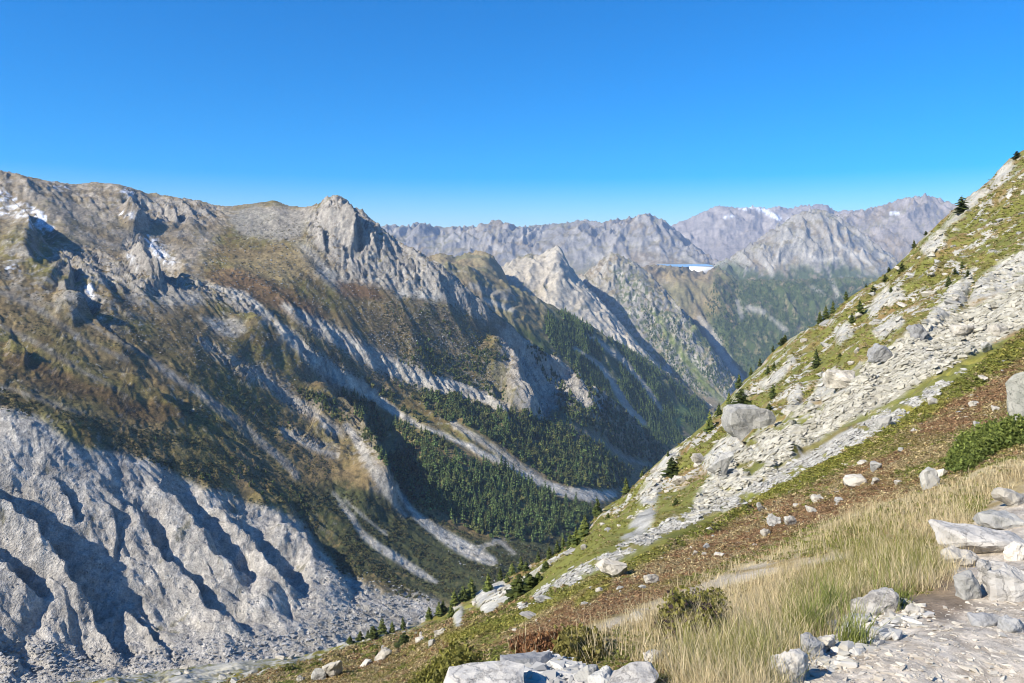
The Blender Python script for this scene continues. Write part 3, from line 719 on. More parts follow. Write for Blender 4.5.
for _p in [[(472,598),(482,583),(500,578),(514,590),(512,600),(500,605),(492,614),(482,612)], [(452,610),(462,604),(464,622),(455,628)],
           [(640,492),(655,470),(668,452),(680,446),(676,462),(664,480),(655,500),(648,512),(640,520)], [(700,462),(715,444),(735,432),(745,446),(730,470),(716,484)],
           [(620,540),(640,505),(652,500),(655,520),(640,538)], [(800,408),(812,395),(820,380),(834,368),(850,372),(842,388),(822,396),(806,408)], [(786,396),(800,384),(803,400),(792,412)],
           [(925,322),(940,300),(952,288),(968,272),(975,266),(970,290),(955,312),(935,326)], [(968,300),(980,280),(1000,262),(1024,250),(1100,215),(1100,245),(1024,284),(990,298)],
           [(958,207),(972,193),(988,186),(975,206),(950,226),(935,240)], [(1000,168),(1012,158),(1015,166),(1005,178),(990,190)], [(920,250),(940,228),(946,236),(930,258)],
           [(868,308),(885,288),(900,288),(885,306),(870,320)], [(884,302),(902,288),(904,296),(890,308)], [(835,330),(850,322),(852,334),(838,346)], [(870,332),(900,314),(905,322),(880,340)],
           [(760,384),(785,366),(790,356),(797,360),(785,378),(765,392)], [(730,404),(745,388),(750,394),(738,410)], [(905,338),(925,322),(930,330),(912,344)]]:
    OUTC = np.maximum(OUTC, poly_mask(_p, 1.5))
PATHM = np.maximum(poly_mask([(765,720),(775,683),(790,664),(812,645),(835,628),(860,612),(900,604),(945,600),(990,590),(1024,570),(1300,480),(1300,720)], 3), 0)
PATHM = np.maximum(PATHM, poly_mask([(960,604),(948,560),(955,535),(985,520),(1000,500),(1024,485),(1200,420),(1300,600),(1024,620)], 3))
TRAIL2 = line_mask([(520,652,2),(545,642,4),(575,633,4),(605,625,4),(640,612,4),(690,594,5),(725,582,5),(760,572,6),(800,563,4),(850,556,2)], 2)
TANM = poly_mask([(1300,420),(1024,455),(985,462),(930,492),(880,500),(830,520),(790,545),(740,560),(690,582),(640,600),(590,622),(540,640),(490,650),(440,683),(430,760),(1300,760)], 5)
GREENL = np.zeros((MH, MW), F32)
for _l in [[(1060,330,9),(1024,346,9),(985,366,9),(950,388,11),(930,404,11),(900,422,8),(870,442,7),(850,455,6),(820,470,7),(790,484,8),(768,494,6),(748,500,4)], [(745,510,3),(700,533,6),(680,540,6),(655,553,6),(630,566,5),(600,580,4),(560,598,5),(520,618,6),(490,628,6),(450,638,5)],
           [(1000,330,5),(970,350,5),(960,358,4)], [(800,452,2),(780,464,4),(765,472,3)], [(700,528,3),(680,540,5),(650,552,4)], [(860,440,3),(820,455,3)], [(728,448,4),(712,460,6),(718,470,4)], [(610,585,3),(590,596,6),(578,604,4)]]:
    GREENL = np.maximum(GREENL, line_mask(_l, 2))
HEATHL = np.zeros((MH, MW), F32)
for _p in [[(1010,368),(1030,395),(1024,425),(975,432),(940,436),(900,452),(918,430),(945,405),(975,388)], [(900,452),(860,470),(830,500),(790,505),(770,520),(740,515),(700,535),(650,560),(620,585),(560,610),(500,640),(560,640),(640,600),(700,575),(780,545),(840,515),(900,490)],
           [(760,500),(800,490),(812,505),(790,515),(765,512)], [(560,598),(600,586),(640,590),(610,612),(560,625),(530,628)]]:
    HEATHL = np.maximum(HEATHL, poly_mask(_p, 4))

def build_hill():
    pxs = sorted(HT); d = np.array(HD)
    lines = [[(p, HT[p][k], d[k]) for p in pxs] for k in range(len(d))]
    L = Layer('hill', -180, 1180, 1.25, lines, [12] * 3 + [14] * (len(d) - 3), 640, fine=1500, rowmax=745)
    far = sstep(L.y, 9, 45)
    def fade(lam): return 1 - sstep(L.y * .012, lam * .35, lam)
    # ribs and blocky steps on the hillside
    u, v = .67 * L.x - .74 * L.y, .74 * L.x + .67 * L.y
    L.add_z(far * (fbm(L.x / 34, L.y / 34, 3, 601) * 2.6 + (ridged(u / 14, v / 45, 3, 607) - .4) * 2.2 * sstep(L.y, 30, 90)))
    oc = sample(OUTC, L.P + 3 * fbm(L.x / 4, L.y / 4, 3, 611), L.row) * far
    w = fbm(L.x / 7, L.y / 7, 3, 613) * 2
    _, cv, ce = cell((u + w) / 3.6, (v + L.z) / 6.5, 6)
    _, cv2, ce2 = cell((u + w) / 1.3, (v + L.z) / 2.3, 7)
    L.add_z(oc * np.minimum(1, L.y / 160) * (1.0 * cv + .45 * cv2 + .15))
    sc = sample(SCREEP, L.P, L.row) * far
    L.add_z(sc * (.45 * (cv2 - .5) + .4 * (cv - .5)))
    stp = sample(STRIP, L.P, L.row) * far
    L.add_z(stp * (.3 * (cv2 - .5)))
    L.add_z((.10 + .5 * far) * fbm(L.x / 3.1, L.y / 3.1, 3, 619) * fade(3.1) * (.4 + .6 * sstep(L.y, 4, 12)))
    L.add_z(.05 * fbm(L.x / .8, L.y / .8, 4, 623) * fade(.8))
    # moss and heath humps
    gl = sample(GREENL, L.P, L.row) * sstep(L.y, 8, 16)
    L.add_z(gl * np.minimum(.02 * L.y, .7) * (.7 + .5 * fbm(L.x / 1.6, L.y / 1.6, 3, 627)))
    L.skyline(HSKY, 4, 10, 2.5)
    L.resample(); L.normals()
    P, R = L.P, L.row
    near = 1 - sstep(L.y, 5, 14)
    def fd(lam): return 1 - sstep(L.y * .004, lam * .35, lam)
    n1 = fbm(L.x / 22, L.y / 22, 5, 641); n2 = fbm(L.x / 6, L.y / 6, 5, 645); n3 = fbm(L.x / 1.7, L.y / 1.7, 4, 649) * fd(1.7); n4 = fbm(L.x / .45, L.y / .45, 3, 653) * fd(.45)
    jx = (n2 * 6 + n3 * 4 + n4 * 2); jy = (n2 * 4 + n3 * 3 + n4 * 2)
    PX, RX = P + jx, R + jy
    rock = np.zeros(P.shape, F32)
    ol = C(.155, .155, .036); hb = C(.20, .135, .055)
    col = lerp(ol, hb, sstep(n1 * .7 + n2 + .5 * n3, -.15, .5)[..., None])
    col = mixc(col, C(.11, .115, .028), sstep(n2 - .6 * n1 + .4 * n3, .1, .55) * .7)
    col = mixc(col, TAN * .75, sstep(n3 + n4 + .4 * n2, .35, .8) * .5)
    low = sample(poly_mask([(-200,760),(-200,690),(100,672),(300,652),(400,625),(470,610),(480,640),(440,665),(400,760)], 8), PX, RX)
    col = mixc(col, lerp(C(.19, .165, .04), C(.13, .125, .03), sstep(n2 + n3, -.2, .4)[..., None]), low * .85)
    hm = sample(HEATHL, PX, RX)
    col = mixc(col, lerp(C(.17, .085, .04), C(.26, .16, .075), sstep(n3 + n4 + .3 * n2, -.3, .5)[..., None]), hm * .85)
    gm = sample(GREENL, P + 1.6 * jx, R + 1.6 * jy) * sstep(n2 + .5 * n1, -.75, -.1)
    col = mixc(col, lerp(C(.13, .14, .025), C(.22, .20, .04), sstep(n3 + .4 * n4, -.3, .5)[..., None]), gm * .85)
    def put(c, m):
        nonlocal col, rock
        col = mixc(col, c, m); rock = np.maximum(rock, m)
    # loose stones and bare ground between the plants
    sp = sstep(n3 * .8 + n4 * .9 + .5 * n2, .62, .82) * (1 - gm)
    put(C(.44, .41, .34), sp * .75 * sstep(L.y, 6, 20))
    o = sample(OUTC, P + jx * .7, R + jy * .7)
    up = sample(poly_mask([(1024,150),(1100,110),(1100,250),(1024,285),(950,312),(905,335),(860,365),(800,410),(740,445),(640,515),(600,530),(500,600),(470,610),(600,505),(700,420),(800,330),(900,255)], 4), P, R)
    _, cvv, cee = cell((.67 * L.x - .74 * L.y + n2 * 2) / 2.2, (.74 * L.x + .67 * L.y + L.z) / 4.4, 9)
    patch = sstep(cvv + .35 * n1 + .35 * n2, .72, .80) * up
    rk = np.clip(np.maximum(o, patch * .9), 0, 1)
    put(lerp(C(.31, .30, .265), C(.42, .40, .34), sstep(n3 + n2 * .6, -.4, .5)[..., None]) * (1 + .25 * n4[..., None]), rk * sstep(n3 + .5 * n4 + .75, 0, .35))
    s1 = sample(SCREEP, P + jx * .6, R + jy * .6); s2 = sample(STRIP, P + jx * .9, R + jy * .9) * sstep(n2 + .6 * n3 + .45 * fbm(L.x / 9, L.y / 9, 3, 671), -.5, -.1)
    put(lerp(C(.32, .30, .24), C(.43, .405, .33), sstep(n3 + n2, -.4, .5)[..., None]) * (1 + .2 * n4[..., None]), np.clip(s1 * 1.05, 0, 1))
    put(C(.33, .315, .275) * (1 + .2 * n3[..., None]), np.clip(s2, 0, 1) * .95)
    tm = sample(TANM, P + n3 * 10 + n4 * 8, R + n3 * 8 + n4 * 6) * sstep(16 - L.y, 0, 5)
    col = mixc(col, lerp(C(.30, .22, .10), C(.42, .34, .19), sstep(n3 + n4, -.4, .4)[..., None]), tm * .9); rock = rock * (1 - tm * .8)
    tr = sample(TRAIL2, P + n3 * 5, R + n3 * 3 + n4 * 2) * sstep(22 - L.y, 0, 6)
    put(DUST * C(.85, .81, .75), tr * sstep(n4 + n3 * .5, -.6, 0) * .9)
    pm = sample(PATHM, P + n3 * 9 + n4 * 9, R + n3 * 6 + n4 * 6) * sstep(8 - L.y, 0, 2)
    n5 = fbm(L.x / .12, L.y / .12, 4, 661); _, cp, ce5 = cell(L.x / .035, L.y / .035, 15); _, cp2, _ = cell(L.x / .11, L.y / .11, 16)
    put(lerp(C(.37, .315, .245), C(.49, .43, .345), sstep(n5 + .6 * (cp2 - .5), -.5, .5)[..., None]) * (.8 + .4 * cp[..., None]), pm)
    dirt = sample(poly_mask([(878,585),(905,572),(945,572),(968,590),(972,608),(940,622),(905,616)], 5), P + n4 * 8, R + n4 * 6)
    col = mixc(col, C(.16, .115, .075) * (1 + .4 * n5[..., None]), dirt * .85)
    bf = sample(poly_mask([(-200,720),(-200,690),(0,678),(120,668),(250,655),(340,640),(420,620),(425,632),(390,645),(300,668),(260,690),(100,720)], 5), PX, RX)
    put(C(.34, .33, .29) * (1 + .4 * n3[..., None]), bf * sstep(n3 + n2 * .6, -.35, .2) * .85)
    g2 = sample(line_mask([(130,700,6),(190,676,6),(225,665,6),(260,654,5),(310,645,3)], 2), PX, RX)
    put(C(.42, .40, .35), g2 * .7)
    L.build('hillside', MAT['hill'], np.clip(col, .01, .9), rock, 'steep sunlit hillside of heath and pale rock with the stony trail at its foot', cat='hillside')
    L.masks = dict(tan=tm, path=pm)
    return L

# ================================================================== materials, light, camera
MAT = {
    'far_ground': ground_mat('mountain_ground', [.04, .17, .6], 1.0, .36, bumpdist=3.6),
    'mid_ground': ground_mat('valley_ground', [.02, .09, .3], .8, .28, bumpdist=6.0),
    'range': ground_mat('range_rock', [.006, .03], .9, .25, bumpdist=26.0),
    'hill': ground_mat('hill_ground', [1.3, 9.0, 45.0], .5, .22, bumpdist=.022),
}
HASH_END = True

SKYK = 6.0
def setup_world(el=37, az=-122, exposure=.74, sky=.15, sun=5.0):
    w = bpy.data.worlds.new('World'); SC.world = w; w.use_nodes = True
    N = w.node_tree.nodes; L = w.node_tree.links
    st = N.new('ShaderNodeTexSky'); st.sky_type = 'NISHITA'; st.sun_disc = False
    st.sun_elevation = math.radians(el); st.sun_rotation = math.radians(az)
    st.altitude = 2100; st.air_density = 1.0; st.dust_density = 1.4; st.ozone_density = 3.0
    hs = N.new('ShaderNodeHueSaturation'); hs.inputs['Saturation'].default_value = 2.0; hs.inputs['Hue'].default_value = .508
    a1 = N.new('ShaderNodeVectorMath'); a1.operation = 'SCALE'; a1.inputs['Scale'].default_value = .12
    gm = N.new('ShaderNodeGamma'); gm.inputs['Gamma'].default_value = .85
    a2 = N.new('ShaderNodeVectorMath'); a2.operation = 'SCALE'; a2.inputs['Scale'].default_value = SKYK
    L.new(st.outputs['Color'], a1.inputs[0]); L.new(a1.outputs[0], gm.inputs['Color']); L.new(gm.outputs[0], a2.inputs[0])
    L.new(a2.outputs[0], hs.inputs['Color']); L.new(hs.outputs['Color'], N['Background'].inputs['Color'])
    N['Background'].inputs['Strength'].default_value = sky
    ld = bpy.data.lights.new('sun', 'SUN'); ld.energy = sun; ld.angle = math.radians(.5); ld.color = (1, .935, .83)
    o = bpy.data.objects.new('sun', ld); COL.objects.link(o)
    a, e = math.radians(az), math.radians(el)
    dirv = Vector((math.sin(a) * math.cos(e), math.cos(a) * math.cos(e), math.sin(e)))
    o.rotation_euler = (-dirv).to_track_quat('-Z', 'Y').to_euler(); o.location = dirv * 50
    cd = bpy.data.cameras.new('camera'); cam = bpy.data.objects.new('camera', cd); COL.objects.link(cam)
    cd.sensor_width = 36; cd.lens = F / 1024 * 36; cd.shift_y = -(341.5 - HZ) / 1024
    cam.rotation_euler = (math.radians(90), 0, 0); cd.clip_start = .05; cd.clip_end = 60000
    SC.camera = cam
    v = SC.view_settings; v.view_transform = 'Standard'; v.look = 'None'; v.exposure = exposure; v.gamma = 1; v.use_curve_mapping = False
    SC.render.engine = 'CYCLES'
    c = SC.cycles; c.max_bounces = 4; c.diffuse_bounces = 2; c.glossy_bounces = 1; c.transmission_bounces = 2; c.volume_bounces = 0; c.transparent_max_bounces = 8
    c.pixel_filter_type = 'BLACKMAN_HARRIS'; c.filter_width = 1.0
    c.use_denoising = True
    try: c.denoiser = 'OPENIMAGEDENOISE'
    except Exception: pass

def build_haze(dens=3.7e-5):
    m = bpy.data.materials.new('haze_air'); m.use_nodes = True
    N = m.node_tree.nodes; L = m.node_tree.links
    N.remove(N['Principled BSDF'])
    p = N.new('ShaderNodeVolumePrincipled'); p.inputs['Color'].default_value = (.50, .68, 1.0, 1); p.inputs['Density'].default_value = dens
    p.inputs['Anisotropy'].default_value = .0
    L.new(p.outputs[0], N['Material Output'].inputs['Volume'])
    x0, x1, y0, y1, z0, z1 = -22000, 22000, -300, 21500, -1600, 1010
    V = [(x, y, z) for x in (x0, x1) for y in (y0, y1) for z in (z0, z1)]
    Fc = [(0,1,3,2),(4,6,7,5),(0,4,5,1),(2,3,7,6),(0,2,6,4),(1,5,7,3)]
    o = mesh_np('haze', V, Fc, m); tag(o, 'pale blue air haze filling the whole valley out to the ranges', 'haze', kind='stuff')


# ================================================================== plants and stones: mesh makers
def tris_to_arrays(V, Fc): return np.array(V, F32), np.array(Fc, np.int32)

def crown_mesh(seed, levels=13, per=8, spread=.30, droop=.35, taper=1.0, base=.06, jit=.3, dark=CONIF, light=CONIF * 2.1):
    """unit-height conifer crown of drooping branch sprays with gaps; triangles, colours"""
    r = np.random.default_rng(seed); V, T, K = [], [], []
    for k in range(levels):
        f = k / (levels - 1); z = base + (1 - base) * (f ** .9) * .97
        rad = spread * ((1 - f) ** taper) * r.uniform(.75, 1.1) + .015
        n = max(4, int(per * (1 - .5 * f)))
        a0 = r.uniform(0, 6.28)
        for b in range(n):
            if r.random() < .12: continue
            a = a0 + 6.283 * b / n + r.normal(0, .25); R = rad * r.uniform(1 - jit, 1 + jit)
            zz = z + r.normal(0, .02); dz = -droop * R * r.uniform(.4, 1.3); w = .38 * R + .012
            ca, sa = math.cos(a), math.sin(a)
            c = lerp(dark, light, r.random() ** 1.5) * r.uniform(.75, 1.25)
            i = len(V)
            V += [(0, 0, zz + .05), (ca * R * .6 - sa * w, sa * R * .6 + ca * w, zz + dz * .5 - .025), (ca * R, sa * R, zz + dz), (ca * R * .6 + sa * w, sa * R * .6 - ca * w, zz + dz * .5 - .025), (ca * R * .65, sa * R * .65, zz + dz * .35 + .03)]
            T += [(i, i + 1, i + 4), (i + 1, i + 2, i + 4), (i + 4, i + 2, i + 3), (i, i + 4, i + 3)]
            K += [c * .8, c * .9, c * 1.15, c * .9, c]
    i = len(V); m = 6
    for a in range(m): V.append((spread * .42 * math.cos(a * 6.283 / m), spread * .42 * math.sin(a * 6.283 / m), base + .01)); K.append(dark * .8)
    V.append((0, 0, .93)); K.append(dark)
    for a in range(m): T.append((i + a, i + (a + 1) % m, i + m))
    i = len(V); V += [(.018, 0, .9), (-.01, .016, .9), (-.01, -.016, .9), (0, 0, 1.0)]; T += [(i, i + 1, i + 3), (i + 1, i + 2, i + 3), (i + 2, i, i + 3)]; K += [light] * 4
    return np.array(V, F32), np.array(T, np.int32), np.array(K, F32)

def bush_mesh(seed, n=260, leaf=.11, flat=.62, dark=CONIF, light=GREEN):
    """unit-width mound of leaf sprays over a filled heart"""
    r = np.random.default_rng(seed); V, T, K = [], [], []
    lobes = [(r.uniform(-.25, .25), r.uniform(-.25, .25), r.uniform(.0, .12), r.uniform(.22, .36)) for _ in range(6)]
    for _ in range(n):
        lx, ly, lz, lr = lobes[r.integers(6)]
        d = r.normal(size=3); d[2] = abs(d[2]); d /= np.linalg.norm(d); q = lr * r.uniform(.5, 1.05)
        p = np.array([lx + d[0] * q, ly + d[1] * q, lz + d[2] * q * flat * 1.6])
        t1 = r.normal(size=3); t1 -= d * (t1 @ d) * .6; t1 /= np.linalg.norm(t1); t2 = np.cross(d, t1); s = leaf * r.uniform(.6, 1.4)
        c = lerp(dark, light, r.random()) * r.uniform(.8, 1.2); i = len(V)
        V += [p - t1 * s * .6, p + t2 * s * .45 + d * s * .2, p + t1 * s + d * s * .3, p - t2 * s * .45]
        T += [(i, i + 1, i + 3), (i + 1, i + 2, i + 3)]; K += [c * .8, c, c * 1.2, c]
    return np.array(V, F32), np.array(T, np.int32), np.array(K, F32)

def trunk_mesh(h=.25, r0=.022, n=6):
    V = []; T = []
    for k, (z, r) in enumerate(((-.06, r0 * 1.4), (.03, r0), (h, r0 * .7), (.95, r0 * .12))):
        for a in range(n): V.append((r * math.cos(a * 6.283 / n), r * math.sin(a * 6.283 / n), z))
    for k in range(3):
        for a in range(n):
            i, j = k * n + a, k * n + (a + 1) % n
            T += [(i, j, j + n), (i, j + n, i + n)]
    return np.array(V, F32), np.array(T, np.int32)

def many(templates, pos, scale, rot, tint=None, tilt=None):
    """merge transformed copies of (V,T,K) templates; scale (n,) or (n,3)"""
    VV, TT, KK = [], [], []; off = 0
    pick = rng.integers(len(templates), size=len(pos))
    scale = np.asarray(scale, float)
    if scale.ndim == 1: scale = np.repeat(scale[:, None], 3, 1)
    for k, (V, T, K) in enumerate(templates):
        m = np.where(pick == k)[0]
        if len(m) == 0: continue
        c, s = np.cos(rot[m])[:, None], np.sin(rot[m])[:, None]
        P = V[None] * scale[m][:, None, :]
        X = P[..., 0] * c - P[..., 1] * s; Y = P[..., 0] * s + P[..., 1] * c; Z = P[..., 2]
        if tilt is not None: Z = Z + X * tilt[m][:, :1] + Y * tilt[m][:, 1:2]
        W = np.stack([X, Y, Z], -1) + pos[m][:, None, :]
        kk = np.repeat(K[None], len(m), 0)
        if tint is not None: kk = kk * tint[m][:, None, :]
        VV.append(W.reshape(-1, 3)); KK.append(kk.reshape(-1, 3))
        TT.append((T[None] + (np.arange(len(m)) * len(V))[:, None, None] + off).reshape(-1, 3)); off += len(m) * len(V)
    return np.concatenate(VV), np.concatenate(TT), np.concatenate(KK)

import bmesh
def hull_rock(seed, dims=(1, 1, .7), n=16, cuts=0, rough=.05, bevel=.06):
    """angular broken block: convex hull of random points, edges worn, faces roughened; base at z=0"""
    r = random.Random(seed); bm = bmesh.new()
    for _ in range(n):
        p = Vector((r.uniform(-1, 1), r.uniform(-1, 1), r.uniform(-1, 1)))
        m = max(abs(p.x), abs(p.y), abs(p.z)); p = p / m * r.uniform(.80, 1.0)
        p = p.lerp(p.normalized(), .35)
        bm.verts.new((p.x * dims[0] / 2, p.y * dims[1] / 2, (p.z + .55) * dims[2] / 2))
    res = bmesh.ops.convex_hull(bm, input=bm.verts)
    bmesh.ops.delete(bm, geom=[e for e in res['geom_interior'] if isinstance(e, bmesh.types.BMVert)], context='VERTS')
    bmesh.ops.dissolve_limit(bm, angle_limit=.12, verts=bm.verts, edges=bm.edges)
    if bevel: bmesh.ops.bevel(bm, geom=bm.edges[:], offset=bevel * min(dims), segments=1, affect='EDGES', clamp_overlap=True)
    bmesh.ops.triangulate(bm, faces=bm.faces)
    for _ in range(cuts): bmesh.ops.subdivide_edges(bm, edges=[e for e in bm.edges if e.calc_length() > .10 * max(dims)], cuts=1, use_grid_fill=False); bmesh.ops.triangulate(bm, faces=bm.faces)
    bm.verts.index_update(); bm.normal_update()
    V = np.array([v.co for v in bm.verts], F32); Nn = np.array([v.normal for v in bm.verts], F32)
    T = np.array([[v.index for v in f.verts] for f in bm.faces], np.int32); bm.free()
    V = V - V.min(0); ext = V.max(0); V = (V / ext - np.array([.5, .5, 0], F32)) * np.array(dims, F32)
    if rough:
        q = 3.0 / max(dims)
        h = fbm(V[:, 0] * q + seed, V[:, 1] * q + V[:, 2] * q * .7, 4, 5) + .6 * fbm(V[:, 2] * q * 1.6 + seed, V[:, 0] * q - V[:, 1] * q, 3, 9)
        V = V + Nn * (h * rough * min(dims))[:, None]
    return V, T

# ================================================================== forests, shrubs
def pick_points(layer, mask, n, jitter_ok=True, tries=6):
    """random places standing in a mask, spread evenly as seen"""
    got = []
    ys, xs = np.nonzero(mask > .12)
    w = mask[ys, xs].astype(float); w /= w.sum()
    idx = rng.choice(len(xs), size=n, p=w)
    px = xs[idx] + MX0 + rng.random(n); row = ys[idx] + MY0 + rng.random(n)
    P, ok = layer.cast(px, row)
    return P[ok], px[ok], row[ok]

def build_forests():
    leaf = MAT['needles']
    big = [crown_mesh(900 + i, levels=7, per=6, spread=.20 + .02 * (i % 3), droop=.5, jit=.35, dark=CONIF * .75, light=C(.105, .155, .042)) for i in range(5)]
    small = [crown_mesh(930 + i, levels=3, per=5, spread=.24, droop=.5, jit=.3) for i in range(4)]
    m, sp = LAYERS['massif'], LAYERS['spur']
    stand = poly_mask([(394,470),(410,463),(440,461),(470,461),(500,462),(525,470),(550,487),(580,500),(592,508),(588,522),(570,535),(540,540),(510,540),(485,534),(455,522),(425,505),(400,488)], 3)
    shade = poly_mask([(345,382),(365,385),(390,398),(420,422),(450,446),(472,459),(440,461),(400,466),(390,462),(378,440),(362,414),(345,398)], 5)
    slope = poly_mask([(420,398),(445,396),(470,405),(500,418),(530,418),(560,428),(590,440),(620,462),(628,478),(610,490),(575,488),(545,478),(515,458),(485,440),(455,420)], 7)
    upper = poly_mask([(398,372),(420,345),(450,330),(490,340),(500,360),(505,400),(515,430),(480,412),(440,402),(420,396),(400,385)], 7)
    right = poly_mask([(528,340),(545,345),(570,362),(600,385),(640,420),(668,440),(668,455),(650,475),(625,470),(600,445),(575,425),(560,400),(548,370)], 6)
    fringe = line_mask([(340,345,3),(370,358,3),(400,366,4),(430,376,5),(450,380,3)], 1)
    fringe2 = line_mask([(300,392,3),(330,405,6),(360,428,6),(372,440,5)], 2)
    low = poly_mask([(330,375),(350,380),(360,400),(350,408),(335,392)], 2)
    dots = poly_mask([(390,300),(430,300),(480,320),(500,345),(470,345),(430,335),(395,325),(385,312)], 7)
    left = poly_mask([(200,385),(240,388),(285,420),(300,440),(280,442),(240,412),(205,400)], 3)
    leftlow = poly_mask([(150,440),(200,440),(260,470),(300,490),(310,520),(285,510),(240,490),(190,475),(150,462)], 3)
    reg = [(stand, 1000, 16, 24), (shade, 620, 11, 19), (slope, 1500, 14, 22), (upper, 1300, 5, 13), (right, 1500, 10, 18), (fringe, 240, 4, 9), (fringe2, 220, 5, 11), (low, 60, 5, 10), (dots, 420, 3, 7), (left, 240, 3, 6), (leftlow, 260, 3, 7)]
    keep = {id(slope): .92}
    tw_mask = {id(upper): .55, id(dots): .5}
    ALL = []
    for k, (mk, n, h0, h1) in enumerate(reg):
        P, px, row = pick_points(m, mk, n)
        nz = fbm(P[:, 0] / 60, P[:, 1] / 60, 3, 701 + k)
        sel = nz > (-.55 if k in (0, 2, 4) else -.1)
        if k == 0: sel[:] = True
        # leave the gravel bed, cliffs and gullies bare
        bare = sample(BARE, px, row) > .3
        sel &= ~bare
        P, px, row = P[sel], px[sel], row[sel]
        h = rng.uniform(h0, h1, len(P)) * rng.choice([1.1, 1, .85, .6, .42], len(P))
        ALL.append(np.column_stack([P, h, np.full(len(P), k)]))
    A = np.concatenate(ALL)
    size = A[:, 3] / A[:, 1]
    # the 300 largest-looking conifers of the stand are trees of their own
    cand = np.where(np.isin(A[:, 4], (0, 1)))[0]; order = cand[np.argsort(-size[cand])]
    # spread: keep those not directly hidden by a nearer pick
    taken = []; used = []
    for i in order:
        px_, rw = 512 + F * A[i, 0] / A[i, 1], HZ - F * A[i, 2] / A[i, 1]
        if all((px_ - a) ** 2 + (1.3 * (rw - b)) ** 2 > 9 for a, b in used):
            taken.append(i); used.append((px_, rw))
        if len(taken) == 300: break
    mes = []
    for V, T, K in big:
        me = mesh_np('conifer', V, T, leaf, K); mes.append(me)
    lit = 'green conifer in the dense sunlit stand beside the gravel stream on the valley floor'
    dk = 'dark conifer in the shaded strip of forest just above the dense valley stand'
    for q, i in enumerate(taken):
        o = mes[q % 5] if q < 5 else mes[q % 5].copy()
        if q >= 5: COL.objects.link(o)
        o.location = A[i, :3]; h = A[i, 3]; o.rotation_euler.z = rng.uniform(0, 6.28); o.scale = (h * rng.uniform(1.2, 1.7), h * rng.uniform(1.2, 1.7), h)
        sunny = A[i, 4] == 0
        tag(o, lit if sunny else dk, 'conifer', 'conifers of the dense valley stand' if sunny else 'conifers in the shaded strip above the stand')
    rest = np.setdiff1d(np.arange(len(A)), taken); B = A[rest]
    tn = rng.uniform(.7, 1.35, (len(B), 1)) * np.array([[1, 1, 1]]) ; tn[:, 0:1] *= rng.uniform(.85, 1.4, (len(B), 1))
    n = len(B); w_ = B[:, 3] * rng.uniform(1.2, 1.8, n); sc = np.column_stack([w_, w_, B[:, 3]])
    rd = []
    for i in range(2):
        v_, t_, k_ = bush_mesh(940 + i, n=70, leaf=.26, dark=CONIF * .9, light=C(.085, .115, .03)); v_ = v_ * np.array([.55, .55, 1.15], F32); rd.append((v_, t_, k_))
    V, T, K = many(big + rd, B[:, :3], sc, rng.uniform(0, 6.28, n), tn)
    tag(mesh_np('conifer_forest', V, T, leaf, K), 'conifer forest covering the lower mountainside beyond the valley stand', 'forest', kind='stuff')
    # far woods: the spur, the feet of the peaks, the shelf
    parts = []
    for key, poly, n, h0, h1 in (('spur', [(548,312),(565,312),(592,327),(650,364),(703,403),(715,425),(690,440),(655,446),(640,440),(610,405),(580,372),(555,345),(545,330)], 5200, 13, 22),
                                 ('pale_peak', [(600,350),(640,352),(668,374),(700,400),(690,415),(650,392),(620,372)], 700, 9, 17),
                                 ('bush_peak', [(640,300),(690,325),(715,352),(735,380),(735,392),(700,398),(668,372),(650,340)], 1500, 9, 16),
                                 ('shelf', [(715,283),(760,279),(860,279),(870,285),(800,345),(770,375),(745,395),(728,372),(712,335),(705,305)], 4200, 11, 20)):
        P, px, row = pick_points(LAYERS[key], poly_mask(poly, 2), n)
        nz = fbm(P[:, 0] / 150, P[:, 1] / 150, 3, 741); sel = (nz > -.28) & (sample(BARE, px, row) < .3); P = P[sel]
        parts.append((P, rng.uniform(h0, h1, len(P))))
    P = np.concatenate([p for p, h in parts]); h = np.concatenate([h for p, h in parts]); n = len(P)
    tn = np.repeat(rng.uniform(.8, 1.5, (n, 1)), 3, 1)
    V, T, K = many(small, P, np.column_stack([h * 1.5, h * 1.5, h]), rng.uniform(0, 6.28, n), tn)
    tag(mesh_np('distant_forest', V, T, leaf, K), 'distant conifer woods clothing the spur, peak feet and shelf down the valley', 'forest', kind='stuff')
    # alder scrub on the valley floor and lower slopes
    bushes = [bush_mesh(950 + i, n=34, leaf=.34, dark=SHRUB * .8, light=C(.085, .095, .034)) for i in range(4)]
    parts = []
    for poly, n, s0, s1 in (([(395,490),(420,508),(455,528),(490,545),(540,545),(580,535),(600,510),(590,540),(540,575),(500,590),(470,560),(430,535),(400,512)], 2600, 2, 5),
                            ([(300,480),(335,490),(375,500),(400,520),(440,550),(495,565),(470,590),(420,600),(390,590),(340,570),(322,545),(300,515)], 3800, 1.5, 4.0),
                            ([(0,385),(100,420),(200,440),(290,480),(310,515),(250,500),(150,460),(60,425),(0,405)], 4200, 1.0, 3),
                            ([(180,360),(300,420),(340,470),(300,480),(230,440),(170,400)], 2600, 1.0, 3.2),
                            ([(300,320),(360,350),(440,380),(420,400),(350,375),(300,345)], 1500, 1.2, 3.5), ([(370,300),(470,310),(500,350),(480,400),(420,370),(380,340)], 2600, 1.5, 4), ([(60,290),(160,300),(260,330),(330,400),(220,400),(100,350),(0,340),(0,300)], 2600, .8, 2.4), ([(190,270),(300,260),(400,320),(330,330),(230,300)], 1400, .8, 2.6)):
        Pq, px, row = pick_points(m, poly_mask(poly, 3), n)
        nz = fbm(Pq[:, 0] / 35, Pq[:, 1] / 35, 4, 761); sel = (nz > -.1) & (sample(BARE, px, row) < .25); Pq = Pq[sel]
